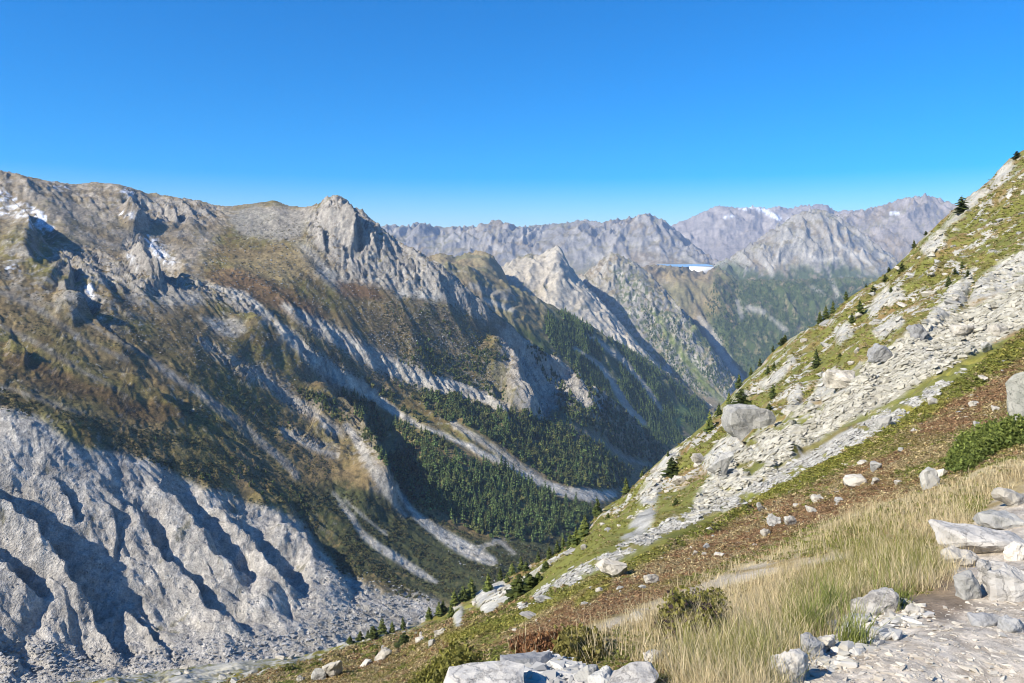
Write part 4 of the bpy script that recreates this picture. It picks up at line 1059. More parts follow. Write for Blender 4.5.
        parts.append((Pq, rng.uniform(s0, s1, len(Pq))))
    P = np.concatenate([p for p, h in parts]); h = np.concatenate([h for p, h in parts]); n = len(P)
    tn = rng.uniform(.7, 1.4, (n, 1)) * np.column_stack([rng.uniform(.9, 1.4, n), np.ones(n), rng.uniform(.8, 1.1, n)])
    V, T, K = many(bushes, P - np.array([0, 0, .2]), np.column_stack([h, h, h * .9]), rng.uniform(0, 6.28, n), tn)
    tag(mesh_np('alder_scrub', V, T, leaf, K), 'low dark green scrub spread over the valley floor and lower slopes', 'scrub', kind='stuff')
    # heath and turf hummocks of the open slopes
    hum = [bush_mesh(960 + i, n=13, leaf=.40, flat=.5, dark=C(.62, .62, .62), light=C(1.2, 1.2, 1.2)) for i in range(5)]
    tm = poly_mask([(-60,250),(0,262),(60,290),(150,300),(220,285),(200,262),(240,225),(310,212),(330,250),(350,280),(440,300),(500,330),(510,400),(480,440),(440,430),(400,415),(370,440),(330,480),(290,500),(200,470),(100,440),(0,405),(-60,400)], 4) * (1 - np.clip(BARE * 1.5, 0, 1)) * (1 - .9 * np.clip(CRAG, 0, 1))
    Pq, px, row = pick_points(m, tm, 21000); n = len(Pq)
    nz = fbm(Pq[:, 0] / 60, Pq[:, 1] / 60, 4, 771) + rng.normal(0, .2, n); nz2 = fbm(Pq[:, 0] / 25, Pq[:, 1] / 25, 3, 775) + rng.normal(0, .2, n)
    c = lerp(C(.215, .160, .070), C(.165, .152, .044), sstep(nz, -.3, .3)[:, None]); c = lerp(c, C(.17, .10, .05), sstep(nz2, .1, .5)[:, None] * .6)
    c = np.where((rng.random(n) < .16)[:, None], C(.30, .24, .12)[None], c); c = np.where((nz2 < -.35)[:, None] | (rng.random(n) < .10)[:, None], C(.05, .06, .022)[None], c)
    h = (.7 + 1.9 * rng.random(n) ** 2) * np.clip(Pq[:, 1] / 1300, .7, 1.4)
    V, T, K = many(hum, Pq - np.column_stack([0 * h, 0 * h, .1 * h]), np.column_stack([h * 1.6, h * 1.6, h * .7]), rng.uniform(0, 6.28, n), c * rng.uniform(.8, 1.25, (n, 1)))
    tag(mesh_np('alpine_heath', V, T, leaf, K), 'brown and olive alpine heath covering the open slopes across the valley', 'heath', kind='stuff')
    # loose blocks strewn over the opposite side
    rocks = [(*hull_rock(970 + i, (1, 1, .8), n=9, bevel=0, rough=0), None) for i in range(5)]
    rocks = [(V, T, np.ones((len(V), 3), F32)) for V, T, _ in rocks]
    parts = []
    for poly, n, s0, s1 in (([(0,640),(130,650),(300,630),(400,600),(440,605),(400,640),(300,655),(150,675),(0,688)], 1500, 1.0, 3.6), ([(300,560),(420,590),(430,605),(300,640)], 500, 1, 3),
                            ([(430,540),(520,540),(560,560),(500,590)], 200, .8, 2.6), ([(300,230),(420,290),(480,340),(420,350),(330,310),(200,290),(210,240)], 2200, 1.0, 4), ([(60,280),(240,300),(330,380),(240,380),(100,330)], 1000, .8, 3), ([(0,210),(200,215),(230,300),(60,270)], 800, 1.0, 3.5), ([(340,330),(480,340),(500,400),(440,370),(380,350)], 1200, 1.2, 4), ([(0,410),(150,460),(300,510),(340,590),(200,640),(0,660)], 500, .8, 2.2)):
        Pq, px, row = pick_points(m, poly_mask(poly, 3), n); parts.append((Pq, rng.uniform(0, 1, len(Pq)) ** 2.5 * (s1 - s0) + s0))
    P = np.concatenate([p for p, h in parts]); h = np.concatenate([h for p, h in parts]); n = len(P)
    V, T, K = many(rocks, P - np.array([0, 0, .3]), np.column_stack([h * rng.uniform(.7, 1.4, n), h, h * rng.uniform(.6, 1, n)]), rng.uniform(0, 6.28, n), rng.uniform(.17, .36, (n, 1)) * np.array([[1, .98, .93]]))
    tag(mesh_np('scree', V, T, MAT['stone_far'], K), 'grey blocks strewn along the valley bottom and across the far mountainside', 'scree', kind='stuff')

BARE = np.zeros((MH, MW), F32)
for _p, _c, _k in BANDS: BARE = np.maximum(BARE, line_mask(_p, .5))
for _l in [[(575,348,2),(600,366,3),(615,386,3),(628,408,3),(645,425,3)], [(600,343,2),(620,358,2),(640,380,2),(655,402,2)], [(632,370,1.5),(650,392,2),(662,412,2)], [(655,312,3),(668,335,3.5),(685,358,4),(705,385,4),(722,400,3)], [(700,318,2),(715,340,4),(728,362,5),(742,380,3)], [(748,308,4),(764,312,4)], [(737,302,2),(742,318,2)], [(770,318,2),(785,330,3)], [(590,430,3),(615,455,4),(640,468,4)]]:
    BARE = np.maximum(BARE, line_mask(_l, .5))

ORD = ['first', 'second', 'third', 'fourth', 'fifth', 'sixth', 'seventh', 'eighth', 'ninth', 'tenth', 'eleventh', 'twelfth', 'thirteenth', 'fourteenth', 'fifteenth', 'sixteenth']

def build_hill_trees():
    H = LAYERS['hill']; leaf = MAT['needles_near']
    gl = C(.17, .19, .04); gd = C(.035, .05, .015)
    con = [crown_mesh(800 + i, levels=15, per=9, spread=.27, droop=.25, taper=.85, dark=gd, light=C(.11, .135, .03)) for i in range(3)]
    lar = [crown_mesh(810 + i, levels=15, per=9, spread=.24, droop=.15, taper=.8, dark=gd * 1.6, light=gl) for i in range(3)]
    rnd = [crown_mesh(820 + i, levels=12, per=11, spread=.46, droop=.1, taper=.55, base=.02, dark=gd * .8, light=C(.10, .12, .028)) for i in range(3)]
    tv, tt = trunk_mesh()
    crowns = {k: [mesh_np('crown', *q[:2], leaf, q[2]).data for q in lst] for k, lst in (('c', con), ('l', lar), ('r', rnd))}
    trunk = mesh_np('trunk', tv, tt, MAT['bark']).data
    for o in list(bpy.data.objects):
        if o.name.split('.')[0] in ('crown', 'trunk'): bpy.data.objects.remove(o)
    sky = [(962,211.5,15,'r'), (1017,158,7,'r'), (926,230,4,'r'), (914,241,8,'c'), (889,266,5,'r'), (866,287,4,'c'), (846,297,9,'c'), (785,335,7,'r'), (782,344,6,'r'), (773,352,7,'c'), (760,363,8,'c'), (751,372,8,'c'), (739,388,14,'c'), (729,406,14,'l'), (719,416,13,'c'), (709.5,431,19,'l')]
    mids = [(902,271,8,'r','round dark shrub-pine on the green slope below the skyline, uphill of its neighbours'), (885,281,7,'r','dark round pine just below the skyline, downhill of a similar one'),
            (948.5,287,11,'c','dark conifer against the pale outcrop high on the right'), (860,315.5,16,'c','tallest dark conifer in the pair above the boulder slope'), (852,323,10,'c','shorter dark conifer left of the tallest one above the boulder slope'),
            (891,292,5,'r','tiny round pine on a pale rock below the skyline'), (873,291.5,6,'r','small dark pine tucked between pale rocks near the skyline'),
            (833,314,13,'l','uppermost conifer in the bright green clump at the skyline'), (826,320,15,'l','middle conifer in the bright green clump at the skyline'), (820,324,13,'l','lowest conifer in the bright green clump at the skyline'),
            (968,276,6,'r','small dark pine beside the high right outcrop, upper of three'), (962,268,7,'c','small pointed conifer beside the high right outcrop'), (955,274,6,'r','small dark pine beside the high right outcrop, lowest of three'),
            (816.5,368,18,'c','slim dark two-tiered conifer above the pale scree band'), (773,398,14,'c','dark upright conifer alone on the grassy knoll above the big boulder'), (741,406,17,'r','dense dark pine beside the pale ledge at the slope edge'),
            (748,413,5,'r','little dark pine just above the overhanging boulder'), (769,410,7,'r','low dark pine right above the overhanging boulder'), (774,370,9,'c','dark pine in the row below the rocky spine, upper one'), (768,374,9,'c','dark pine in the row below the rocky spine, lower one'),
            (840,357,4,'r','low flat pine at the upper rim of the scree'), (668,456,6,'c','lone little conifer on the cliff edge left of the overhanging boulder'), (672,474,17,'r','bright green bushy pine leaning on the cliff edge'),
            (676,505,7,'r','round dark pine beside the narrow rock strip'), (626,491,16,'l','green larch on the slope edge above the gravel stream bend'), (642,477,7,'l','small yellowish larch right of the green one over the stream bend'),
            (597,513,17,'c','pointed green conifer just below the white stream bend'), (585,530,15,'l','green conifer on the slope edge below the pointed one'), (608,519,6,'r','dark round pine on the heath near the slope edge'),
            (546,570,9,'r','round dark pine standing apart on pale grass by the edge'), (526,570,8,'r','low olive pine left of the round dark one'), (507,582,9,'l','olive young larch above the white outcrop'),
            (518,598,24,'r','largest bushy green pine beside the white outcrop'), (529,590,17,'r','bushy pine right behind the largest one by the outcrop'), (538,583,11,'r','low bushy pine ending the clump right of the outcrop'),
            (451,618,16,'l','bright green young larch left of the white outcrop'), (404,645,12,'r','round dark pine alone on the olive grass'), (377,657,7,'r','low olive pine beside the tilted grey boulder'), (412,640,4,'r','tiny dark pine right of the round one on olive grass')]
    edge = [(584,538,16,'l'), (576,546,15,'l'), (570,547,11,'c'), (563,549,11,'l'), (557,552,10,'c'), (549,556,9,'c'), (538,562,9,'c'), (521,562,11,'l'), (512,569,10,'l'), (500,575,10,'c'), (488,590,13,'l'), (471,588,14,'l'), (463,593,12,'c'), (454,596,11,'l'), (443,600,9,'c')]
    vall = [(439,602,10,'l'), (429,606,10,'l'), (403,618,10,'c'), (392,617,9,'l'), (382,622,13,'l'), (373,630,9,'r'), (368,622,7,'c'), (360,634,7,'r'), (350,640,6,'r')]
    def plant(px, row, hp, kind, label, group):
        P, ok = H.cast(px, row)
        if not ok[0]:
            for dr in range(1, 26):
                P, ok = H.cast(px, row + dr)
                if ok[0]: break
            else: return
        p = P[0]; h = hp * p[1] / F * 1.05
        root = empty('pine_tree' if kind != 'l' else 'larch_tree', (p[0], p[1], p[2] - .04 * h), rng.uniform(0, 6.28)); w = h * rng.uniform(1.1, 1.5); root.scale = (w, w, h * 1.04)
        tag(root, label, 'tree', group)
        for nm, me in (('trunk', trunk), ('crown', crowns[kind][rng.integers(3)])):
            c = bpy.data.objects.new(nm, me); COL.objects.link(c); c.parent = root
    for i, (a, b, h, k) in enumerate(sky): plant(a, b, h, k, f'small dark pine on the hillside skyline, {ORD[i]} counting down from the top right', 'pines along the hillside skyline')
    for a, b, h, k, lb in mids: plant(a, b, h, k, lb, 'pines scattered on the hillside')
    for i, (a, b, h, k) in enumerate(edge): plant(a, b, h * 1.25, k, f'conifer in the row along the hill edge, {ORD[i]} counting from the upper right end', 'conifers in the row along the hill edge')
    for i, (a, b, h, k) in enumerate(vall): plant(a, b, h * 1.25, k, f'small conifer in the group at the boulder field edge, {ORD[i]} from the right', 'conifers at the edge of the boulder field')

def flat_tilt(L, P):
    e = .6 + .01 * P[:, 1]
    gx = (L.ground(P[:, 0] + e, P[:, 1]) - L.ground(P[:, 0] - e, P[:, 1])) / (2 * e)
    gy = (L.ground(P[:, 0], P[:, 1] + e) - L.ground(P[:, 0], P[:, 1] - e)) / (2 * e)
    return np.column_stack([np.clip(gx, -1.2, 1.2), np.clip(gy, -1.2, 1.2)])

def build_stones():
    H = LAYERS['hill']; st = MAT['stone']; gr = MAT['stone_grey']; pl = MAT['stone_pale']
    def boulder(name, px, row, wp, hp, label, mat=st, seed=0, deep=.9, sink=.15, n=16, rz=None, cuts=2, group=None, lean=(0, 0), cat='boulder', d=None):
        P, ok = H.cast(px, row)
        if not ok[0]: return None
        p = P[0]; sc = p[1] / F; w, h = wp * sc, hp * sc
        V, T = hull_rock(seed or int(px * 7 + row), (w, w * deep, h * (1 + sink)), n=n, cuts=cuts, rough=.12, bevel=.09)
        o = mesh_np(name, V, T, mat); o.location = (p[0], p[1] + w * deep * .3, p[2] - sink * h)
        o.rotation_euler = (lean[0], lean[1], rng.uniform(-.5, .5) if rz is None else rz)
        tag(o, label, cat, group); return o
    # the overhanging block
    prof = [(-.50, .50), (-.44, .86), (-.30, 1.0), (.02, .97), (.22, 1.0), (.44, .84), (.52, .66), (.47, .52), (.28, .50), (.02, .34), (-.16, .12), (-.28, 0), (-.42, .18)]
    P, ok = H.cast(745, 443); q = P[0]; k_ = q[1] / F; bm = bmesh.new()
    front = [bm.verts.new((x * 46 * k_, -.36 * 46 * k_ * (1 - .25 * z), z * 31 * k_)) for x, z in prof]; back = [bm.verts.new((x * 42 * k_ + 2 * k_, .5 * 46 * k_, z * 29 * k_)) for x, z in prof]
    bm.faces.new(front); bm.faces.new(back[::-1]); n_ = len(prof)
    for i in range(n_): bm.faces.new((front[i], back[i], back[(i + 1) % n_], front[(i + 1) % n_]))
    bmesh.ops.recalc_face_normals(bm, faces=bm.faces); bmesh.ops.triangulate(bm, faces=bm.faces)
    for _ in range(3): bmesh.ops.subdivide_edges(bm, edges=[e for e in bm.edges if e.calc_length() > .45], cuts=1); bmesh.ops.triangulate(bm, faces=bm.faces)
    bm.normal_update(); V = np.array([v.co for v in bm.verts], F32); Nn = np.array([v.normal for v in bm.verts], F32); bm.verts.index_update(); T = np.array([[v.index for v in f.verts] for f in bm.faces], np.int32); bm.free()
    V = V + Nn * (.35 * fbm(V[:, 0] / 1.7, V[:, 2] / 1.7 + V[:, 1] / 2, 4, 77))[:, None]
    o = mesh_np('overhanging_boulder', V, T, st); o.location = (q[0] + 5 * k_, q[1] + 12 * k_, q[2] + 3.5 * k_); o.rotation_euler.z = .12
    tag(o, 'big grey boulder with a dark overhang at the top of the pale scree', 'boulder')
    boulder('boulder', 886, 362, 24, 17, 'grey square-topped boulder where the scree meets the green slope', gr, 12, .9, .1, 12)
    boulder('boulder', 920, 340, 20, 15, 'grey split boulder halfway up the upper rim of the scree', gr, 13, .8, .1, 12)
    boulder('boulder', 843, 388, 30, 17, 'pale cream block bulging from the upper rim of the scree', pl, 14, .8, .2, 14)
    boulder('boulder', 716, 470, 20, 22, 'pale upright slab just below the overhanging boulder', st, 15, .6, .2, 12, lean=(.2, .3))
    boulder('boulder', 964, 336, 22, 11, 'flat pale slab in the upper part of the scree', pl, 16, .8, .2, 12)
    boulder('boulder', 680, 486, 16, 9, 'bright white slab below the leaning bushy pine', pl, 17, .8, .2, 12)
    boulder('boulder', 700, 464, 14, 9, 'pale flat boulder between cliff edge and scree', pl, 18, .8, .2, 12)
    boulder('edge_boulder', 1025, 434, 34, 62, 'tall lichen-spotted boulder cut off by the right border of the picture', MAT['stone_lichen'], 19, .8, .1, 14, rz=.2, lean=(0, .12))
    for k, (a, b, w, h, lb) in enumerate([
        (931, 489, 18, 20, 'jagged white rock in brown heath left of the juniper'), (942, 478, 13, 9, 'white rock touching the upper side of the jagged one beside the juniper'),
        (858, 487, 22, 10, 'long pale slab tilted up to the right in brown heath'), (877, 471, 11, 9, 'chunky pale rock above the small one near the long slab'), (876, 484, 8, 6, 'small pale rock right of the long slab'),
        (863, 465, 10, 4, 'thin pale slab above the long one'), (840, 503, 8, 5, 'small pale rock downhill of the long slab'), (818, 503, 12, 7, 'grey-white rock cluster piece beside the red heath patch'), (812, 512, 10, 5, 'flat rock under the red heath patch'),
        (775, 526, 14, 9, 'white pair rock, the left one, in the middle heath'), (790, 526, 15, 9, 'white pair rock, the right one, in the middle heath'), (766, 536, 9, 6, 'small pale rock below the white pair'),
        (760, 512, 8, 9, 'pale knob above the white pair in the heath'), (720, 557, 10, 4, 'flat pale stone between heath and upper trail'), (697, 555, 8, 4, 'small flat stone beside the upper trail'), (706, 549, 9, 4, 'thin flat stone above the upper trail'),
        (612, 578, 34, 17, 'yellowish pale slab leaning downhill below the rock strip'), (652, 584, 16, 8, 'whitish broken slab in the brown heath below the slanting slab'), (643, 590, 8, 4, 'small pale stone near the broken slab'), (640, 622, 17, 7, 'white stone in the tan grass left of the big yellow-green shrub'),
        (600, 592, 9, 4, 'small pale stone downhill of the slanting slab'), (620, 590, 8, 3, 'thin pale stone in the heath below the slanting slab'), (528, 621, 18, 6, 'pale stone ridge piece in the brown heath left of centre'), (514, 632, 5, 3, 'tiny white stone below the pale ridge piece'), (545, 603, 22, 5, 'long low stone rib in brown heath under the rock strip'),
        (382, 661, 17, 10, 'tilted grey boulder on olive grass with a pine at its left'), (331, 678, 20, 17, 'rounded pale boulder on olive grass near the bottom border'), (318, 681, 14, 11, 'lower pale boulder left of the rounded one at the bottom'), (300, 682, 8, 5, 'small pale stone near the bottom border on olive grass'),
        (440, 637, 12, 8, 'pale blocky rock low in the grass below the white outcrop'), (432, 646, 8, 6, 'small pale rock downhill of the blocky one'), (420, 643, 10, 5, 'flat pale rock on olive grass left of the blocky one'), (365, 667, 10, 5, 'low pale rock beneath the tilted grey boulder'),
        (324, 646, 14, 9, 'pale block in the boulder field nearest the green shrubs'), (338, 640, 10, 8, 'grey block behind the pale one in the boulder field'), (1000, 335, 18, 10, 'flat pale boulder on the right part of the scree'), (990, 351, 16, 9, 'pale wedge at the lower rim of the scree by the green strip'),
        (984, 382, 9, 6, 'pale stone between green strip and scree on the right'), (934, 404, 14, 6, 'pale stone on the rock strip where it starts'), (884, 428, 16, 12, 'light grey upright block on the rock strip'), (975, 407, 9, 6, 'pale stone in the dark red heath'), (998, 411, 9, 5, 'white stone in the dark red heath near the tall boulder'),
        (978, 427, 8, 5, 'pale stone at the lower rim of the dark red heath'), (958, 447, 6, 4, 'white stone inside the juniper'), (915, 432, 7, 4, 'white stone on the heath below the green strip'), (902, 452, 7, 4, 'little white stone in the mixed heath')]):
        boulder('boulder', a, b, w, h, lb, (st, pl, pl)[k % 3], 100 + k, rng.uniform(.6, 1), .25, 13, cuts=2 if b > 500 or w > 14 else 1, group='pale boulders on the near hillside')
    # more of the same sort, told apart by nothing
    protos = []
    for k in range(8):
        V, T = hull_rock(200 + k, (1, rng.uniform(.6, .9), rng.uniform(.4, .7)), n=13, cuts=1, rough=.05); protos.append(mesh_np('boulder', V, T, (st, pl)[k % 2]).data)
    for o in [o for o in bpy.data.objects if o.data in protos]: bpy.data.objects.remove(o)
    um = poly_mask([(1024,165),(1024,280),(950,310),(905,333),(860,362),(800,408),(740,440),(690,500),(640,515),(590,545),(500,600),(470,606),(560,555),(600,515),(700,430),(800,335),(900,262)], 1)
    lm = poly_mask([(1024,345),(1024,430),(940,470),(860,500),(760,550),(640,600),(540,625),(500,640),(600,580),(700,530),(800,480),(900,430)], 1)
    bf = poly_mask([(0,692),(120,670),(260,655),(340,640),(420,618),(425,640),(360,655),(280,678),(200,700)], 1)
    for mask, n, s0, s1, lb, gp in ((um, 105, 3, 13, 'pale boulder among grass on the steep upper hillside', 'boulders on the steep upper hillside'), (lm, 46, 3, 8, 'pale stone half sunk in the brown heath below the scree', 'stones sunk in the heath'),
                                    (bf, 70, 3, 11, 'grey block of the boulder field at the hill foot', 'blocks of the boulder field')):
        P, px, row = pick_points(H, mask, n); tl = flat_tilt(H, P)
        for i in range(len(P)):
            o = bpy.data.objects.new('boulder', protos[rng.integers(8)]); COL.objects.link(o); s = (s0 + (s1 - s0) * rng.random() ** 2.4) * P[i, 1] / F
            o.location = P[i] - np.array([0, 0, .15 * s]); o.scale = (s * rng.uniform(.8, 1.5), s, s * rng.uniform(.7, 1.1))
            o.rotation_euler = (math.atan(tl[i, 1]) * .6, -math.atan(tl[i, 0]) * .6, rng.uniform(0, 6.28)); tag(o, lb, 'boulder', gp)
    # scree and rubble
    tv = [(*hull_rock(300 + i, (1, .75, .5), n=10, bevel=0, rough=0),) for i in range(9)]; tv = [(V, T, np.ones((len(V), 3), F32)) for V, T in tv]
    def strew(name, mask, n, s0, s1, label, c0, c1, mat, p=2.5, layer=H, ymax=1e9):
        P, px, row = pick_points(layer, mask, n); P = P[P[:, 1] < ymax]; tl = flat_tilt(layer, P); n = len(P)
        s = (s0 + (s1 - s0) * rng.random(n) ** p) * (P[:, 1] / F if s0 >= .5 else 1)
        col = lerp(c0, c1, rng.random((n, 1)).astype(F32))
        V, T, K = many(tv, P - np.column_stack([0 * s, 0 * s, .1 * s]), np.column_stack([s * rng.uniform(.8, 1.7, n), s, s * rng.uniform(.5, 1.1, n)]), rng.uniform(0, 6.28, n), col, tl * .8)
        tag(mesh_np(name, V, T, mat, K), label, name.replace('_', ' '), kind='stuff')
    cc0, cc1 = C(.25, .235, .185), C(.45, .42, .34)
    strew('scree', SCREEP, 8200, 1.2, 8.5, 'broad band of pale cream scree slanting across the hillside', cc0, cc1, MAT['stone_far'], 3.2)
    strew('rock_debris', STRIP, 3800, 1.0, 6, 'narrow strip of grey-white debris below the scree, slanting down left', C(.25, .24, .21), C(.42, .405, .36), MAT['stone_far'], 3)
    strew('outcrop_rubble', um * OUTC, 900, 1.2, 7, 'broken pale rubble around the outcrops on the upper hillside', cc0, cc1, MAT['stone_far'], 2.5)
    strew('trail_gravel', np.maximum(poly_mask([(770,690),(785,668),(835,632),(870,614),(960,606),(1024,592),(1024,700)], 1), 0), 1700, .005, .035, 'loose pale gravel on the stony trail', C(.35, .31, .25), C(.47, .43, .355), MAT['stone_far'], 6)
    strew('trail_stones', poly_mask([(800,668),(830,632),(852,612),(905,600),(930,612),(900,640),(860,650),(840,672)], 1), 380, .015, .085, 'white rubble along the grassy rim of the trail', C(.34, .32, .27), C(.52, .49, .43), MAT['stone_far'], 2.5)
    strew('rubble_heap', poly_mask([(518,664),(540,656),(562,660),(580,672),(590,684),(512,684)], 1), 900, .02, .09, 'heap of small broken white stones at the trail rim, bottom centre', C(.30, .285, .25), C(.50, .475, .42), MAT['stone_far'], 1.5)
    strew('heath_stones', lm, 800, .8, 4, 'small pale stones sprinkled through the brown heath', cc0, cc1, MAT['stone_far'], 3)
    # rocks around the trail, close by
    for k, (a, b, w, h, dp, lb, mt, ln) in enumerate([
        (1014, 506, 40, 13, .5, 'white elongated rock lying on top of the right-hand rock pile', pl, (0, .35)), (992, 552, 84, 17, .8, 'broad light slab forming the upper step of the right-hand rock pile', MAT['stone_white'], (-.1, .05)),
        (1014, 598, 46, 26, .7, 'large fractured block at the foot of the right-hand rock pile', MAT['stone_white'], (.05, .1)), (994, 582, 34, 18, .8, 'jagged pale block wedged behind the fractured one in the rock pile', MAT['stone_white'], (.1, .2)), (1004, 528, 44, 12, .7, 'pale cracked slab under the elongated rock of the pile', st, (.05, .1)), (966, 566, 30, 14, .8, 'pale block at the left foot of the upper slab in the rock pile', pl, (.1, -.1)), (1018, 560, 24, 16, .8, 'light block between upper slab and fractured block at the right border', pl, (0, .15)), (974, 598, 22, 26, .8, 'triangular-faced stone with a dark side left of the fractured block', st, (.1, -.25)),
        (988, 626, 30, 9, .8, 'flat thin grey stone lying on the trail', gr, (.0, .1)), (880, 614, 46, 19, .7, 'grey-white rock half buried at the grassy rim of the trail', MAT['stone_white'], (0, -.1)),
        (812, 660, 22, 22, .8, 'chunky grey stone with a dark right side at the trail rim', gr, (0, .1)), (792, 682, 36, 26, .8, 'light boulder at the lower left corner of the trail', MAT['stone_white'], (0, .1)),
        (828, 652, 20, 13, .8, 'small white stone right of the chunky grey one', pl, (0, 0)), (852, 640, 22, 12, .7, 'white stone among grass blades at the trail rim', pl, (0, .1)), (862, 628, 16, 12, .7, 'small block above the white stone at the trail rim', st, (0, 0)),
        (915, 616, 18, 7, .8, 'small flat pale stone in the dirt below the grass hump', pl, (0, 0)), (1016, 632, 22, 12, .8, 'grey stone at the right border on the trail', gr, (0, 0)),
        (484, 692, 92, 13, .6, 'long whitish ledge rock at the bottom edge, leftmost of the trail-rim rocks', MAT['stone_white'], (0, -.14)), (528, 672, 60, 10, .7, 'smooth grey ledge rising behind the rubble heap', gr, (0, .05)),
        (590, 686, 32, 14, .8, 'round pale rock right of the rubble heap', st, (0, 0)), (626, 694, 76, 15, .6, 'large bright white rock at the bottom edge right of the rubble heap', MAT['stone_white'], (0, -.16)), (655, 664, 22, 10, .8, 'small white rock above the large bright one', pl, (0, 0)),
        (604, 690, 30, 15, .8, 'pale low rock between the round one and the large bright one', st, (0, 0))]):
        boulder('trail_rock', a, b, w, h, lb, mt, 400 + k, dp, .35, 18, cuts=3, lean=ln, cat='rock', rz=rng.uniform(-.25, .25))

# ================================================================== grass, heath, low shrubs
def blades(P, n_per, h0, h1, width, cols, spread, lean=(0, 0), seg=3):
    """tufts of curved grass blades rooted at P"""
    n = len(P) * n_per
    base = np.repeat(P, n_per, 0) + np.column_stack([rng.normal(0, spread, n), rng.normal(0, spread, n), np.full(n, -.015)])
    k = np.repeat(rng.random(len(P)), n_per)
    h = (h0 + (h1 - h0) * rng.random(n)) * (.7 + .6 * k); a = rng.uniform(0, 6.283, n)
    bx = np.cos(a) * rng.uniform(.1, .75, n) + lean[0]; by = np.sin(a) * rng.uniform(.1, .75, n) + lean[1]
    wa = a + 1.57 + rng.normal(0, .5, n); wx, wy = np.cos(wa) * width, np.sin(wa) * width
    V = np.empty((n, 2 * seg + 1, 3), F32)
    for s in range(seg + 1):
        t = s / seg; x = base[:, 0] + bx * h * t ** 1.8; y = base[:, 1] + by * h * t ** 1.8; z = base[:, 2] + h * (t - .28 * t * t * np.hypot(bx, by))
        w = (1 - t) ** .8 * rng.uniform(.7, 1.2, n)
        if s < seg:
            V[:, 2 * s] = np.column_stack([x - wx * w, y - wy * w, z]); V[:, 2 * s + 1] = np.column_stack([x + wx * w, y + wy * w, z])
        else: V[:, 2 * s] = np.column_stack([x, y, z])
    T = []
    for s in range(seg - 1): T += [(2*s, 2*s+1, 2*s+3), (2*s, 2*s+3, 2*s+2)]
    T += [(2*seg-2, 2*seg-1, 2*seg)]
    nv = 2 * seg + 1
    T = (np.array(T)[None] + (np.arange(n) * nv)[:, None, None]).reshape(-1, 3)
    c = np.repeat(cols, n_per, 0) * rng.uniform(.75, 1.25, (n, 1))
    K = np.repeat(c[:, None], nv, 1) * np.linspace(.85, 1.1, nv)[None, :, None]
    return V.reshape(-1, 3), T, K.reshape(-1, 3)

def merge(*parts):
    VV, TT, KK, o = [], [], [], 0
    for V, T, K in parts: VV.append(V); TT.append(T + o); KK.append(K); o += len(V)
    return np.concatenate(VV), np.concatenate(TT), np.concatenate(KK)

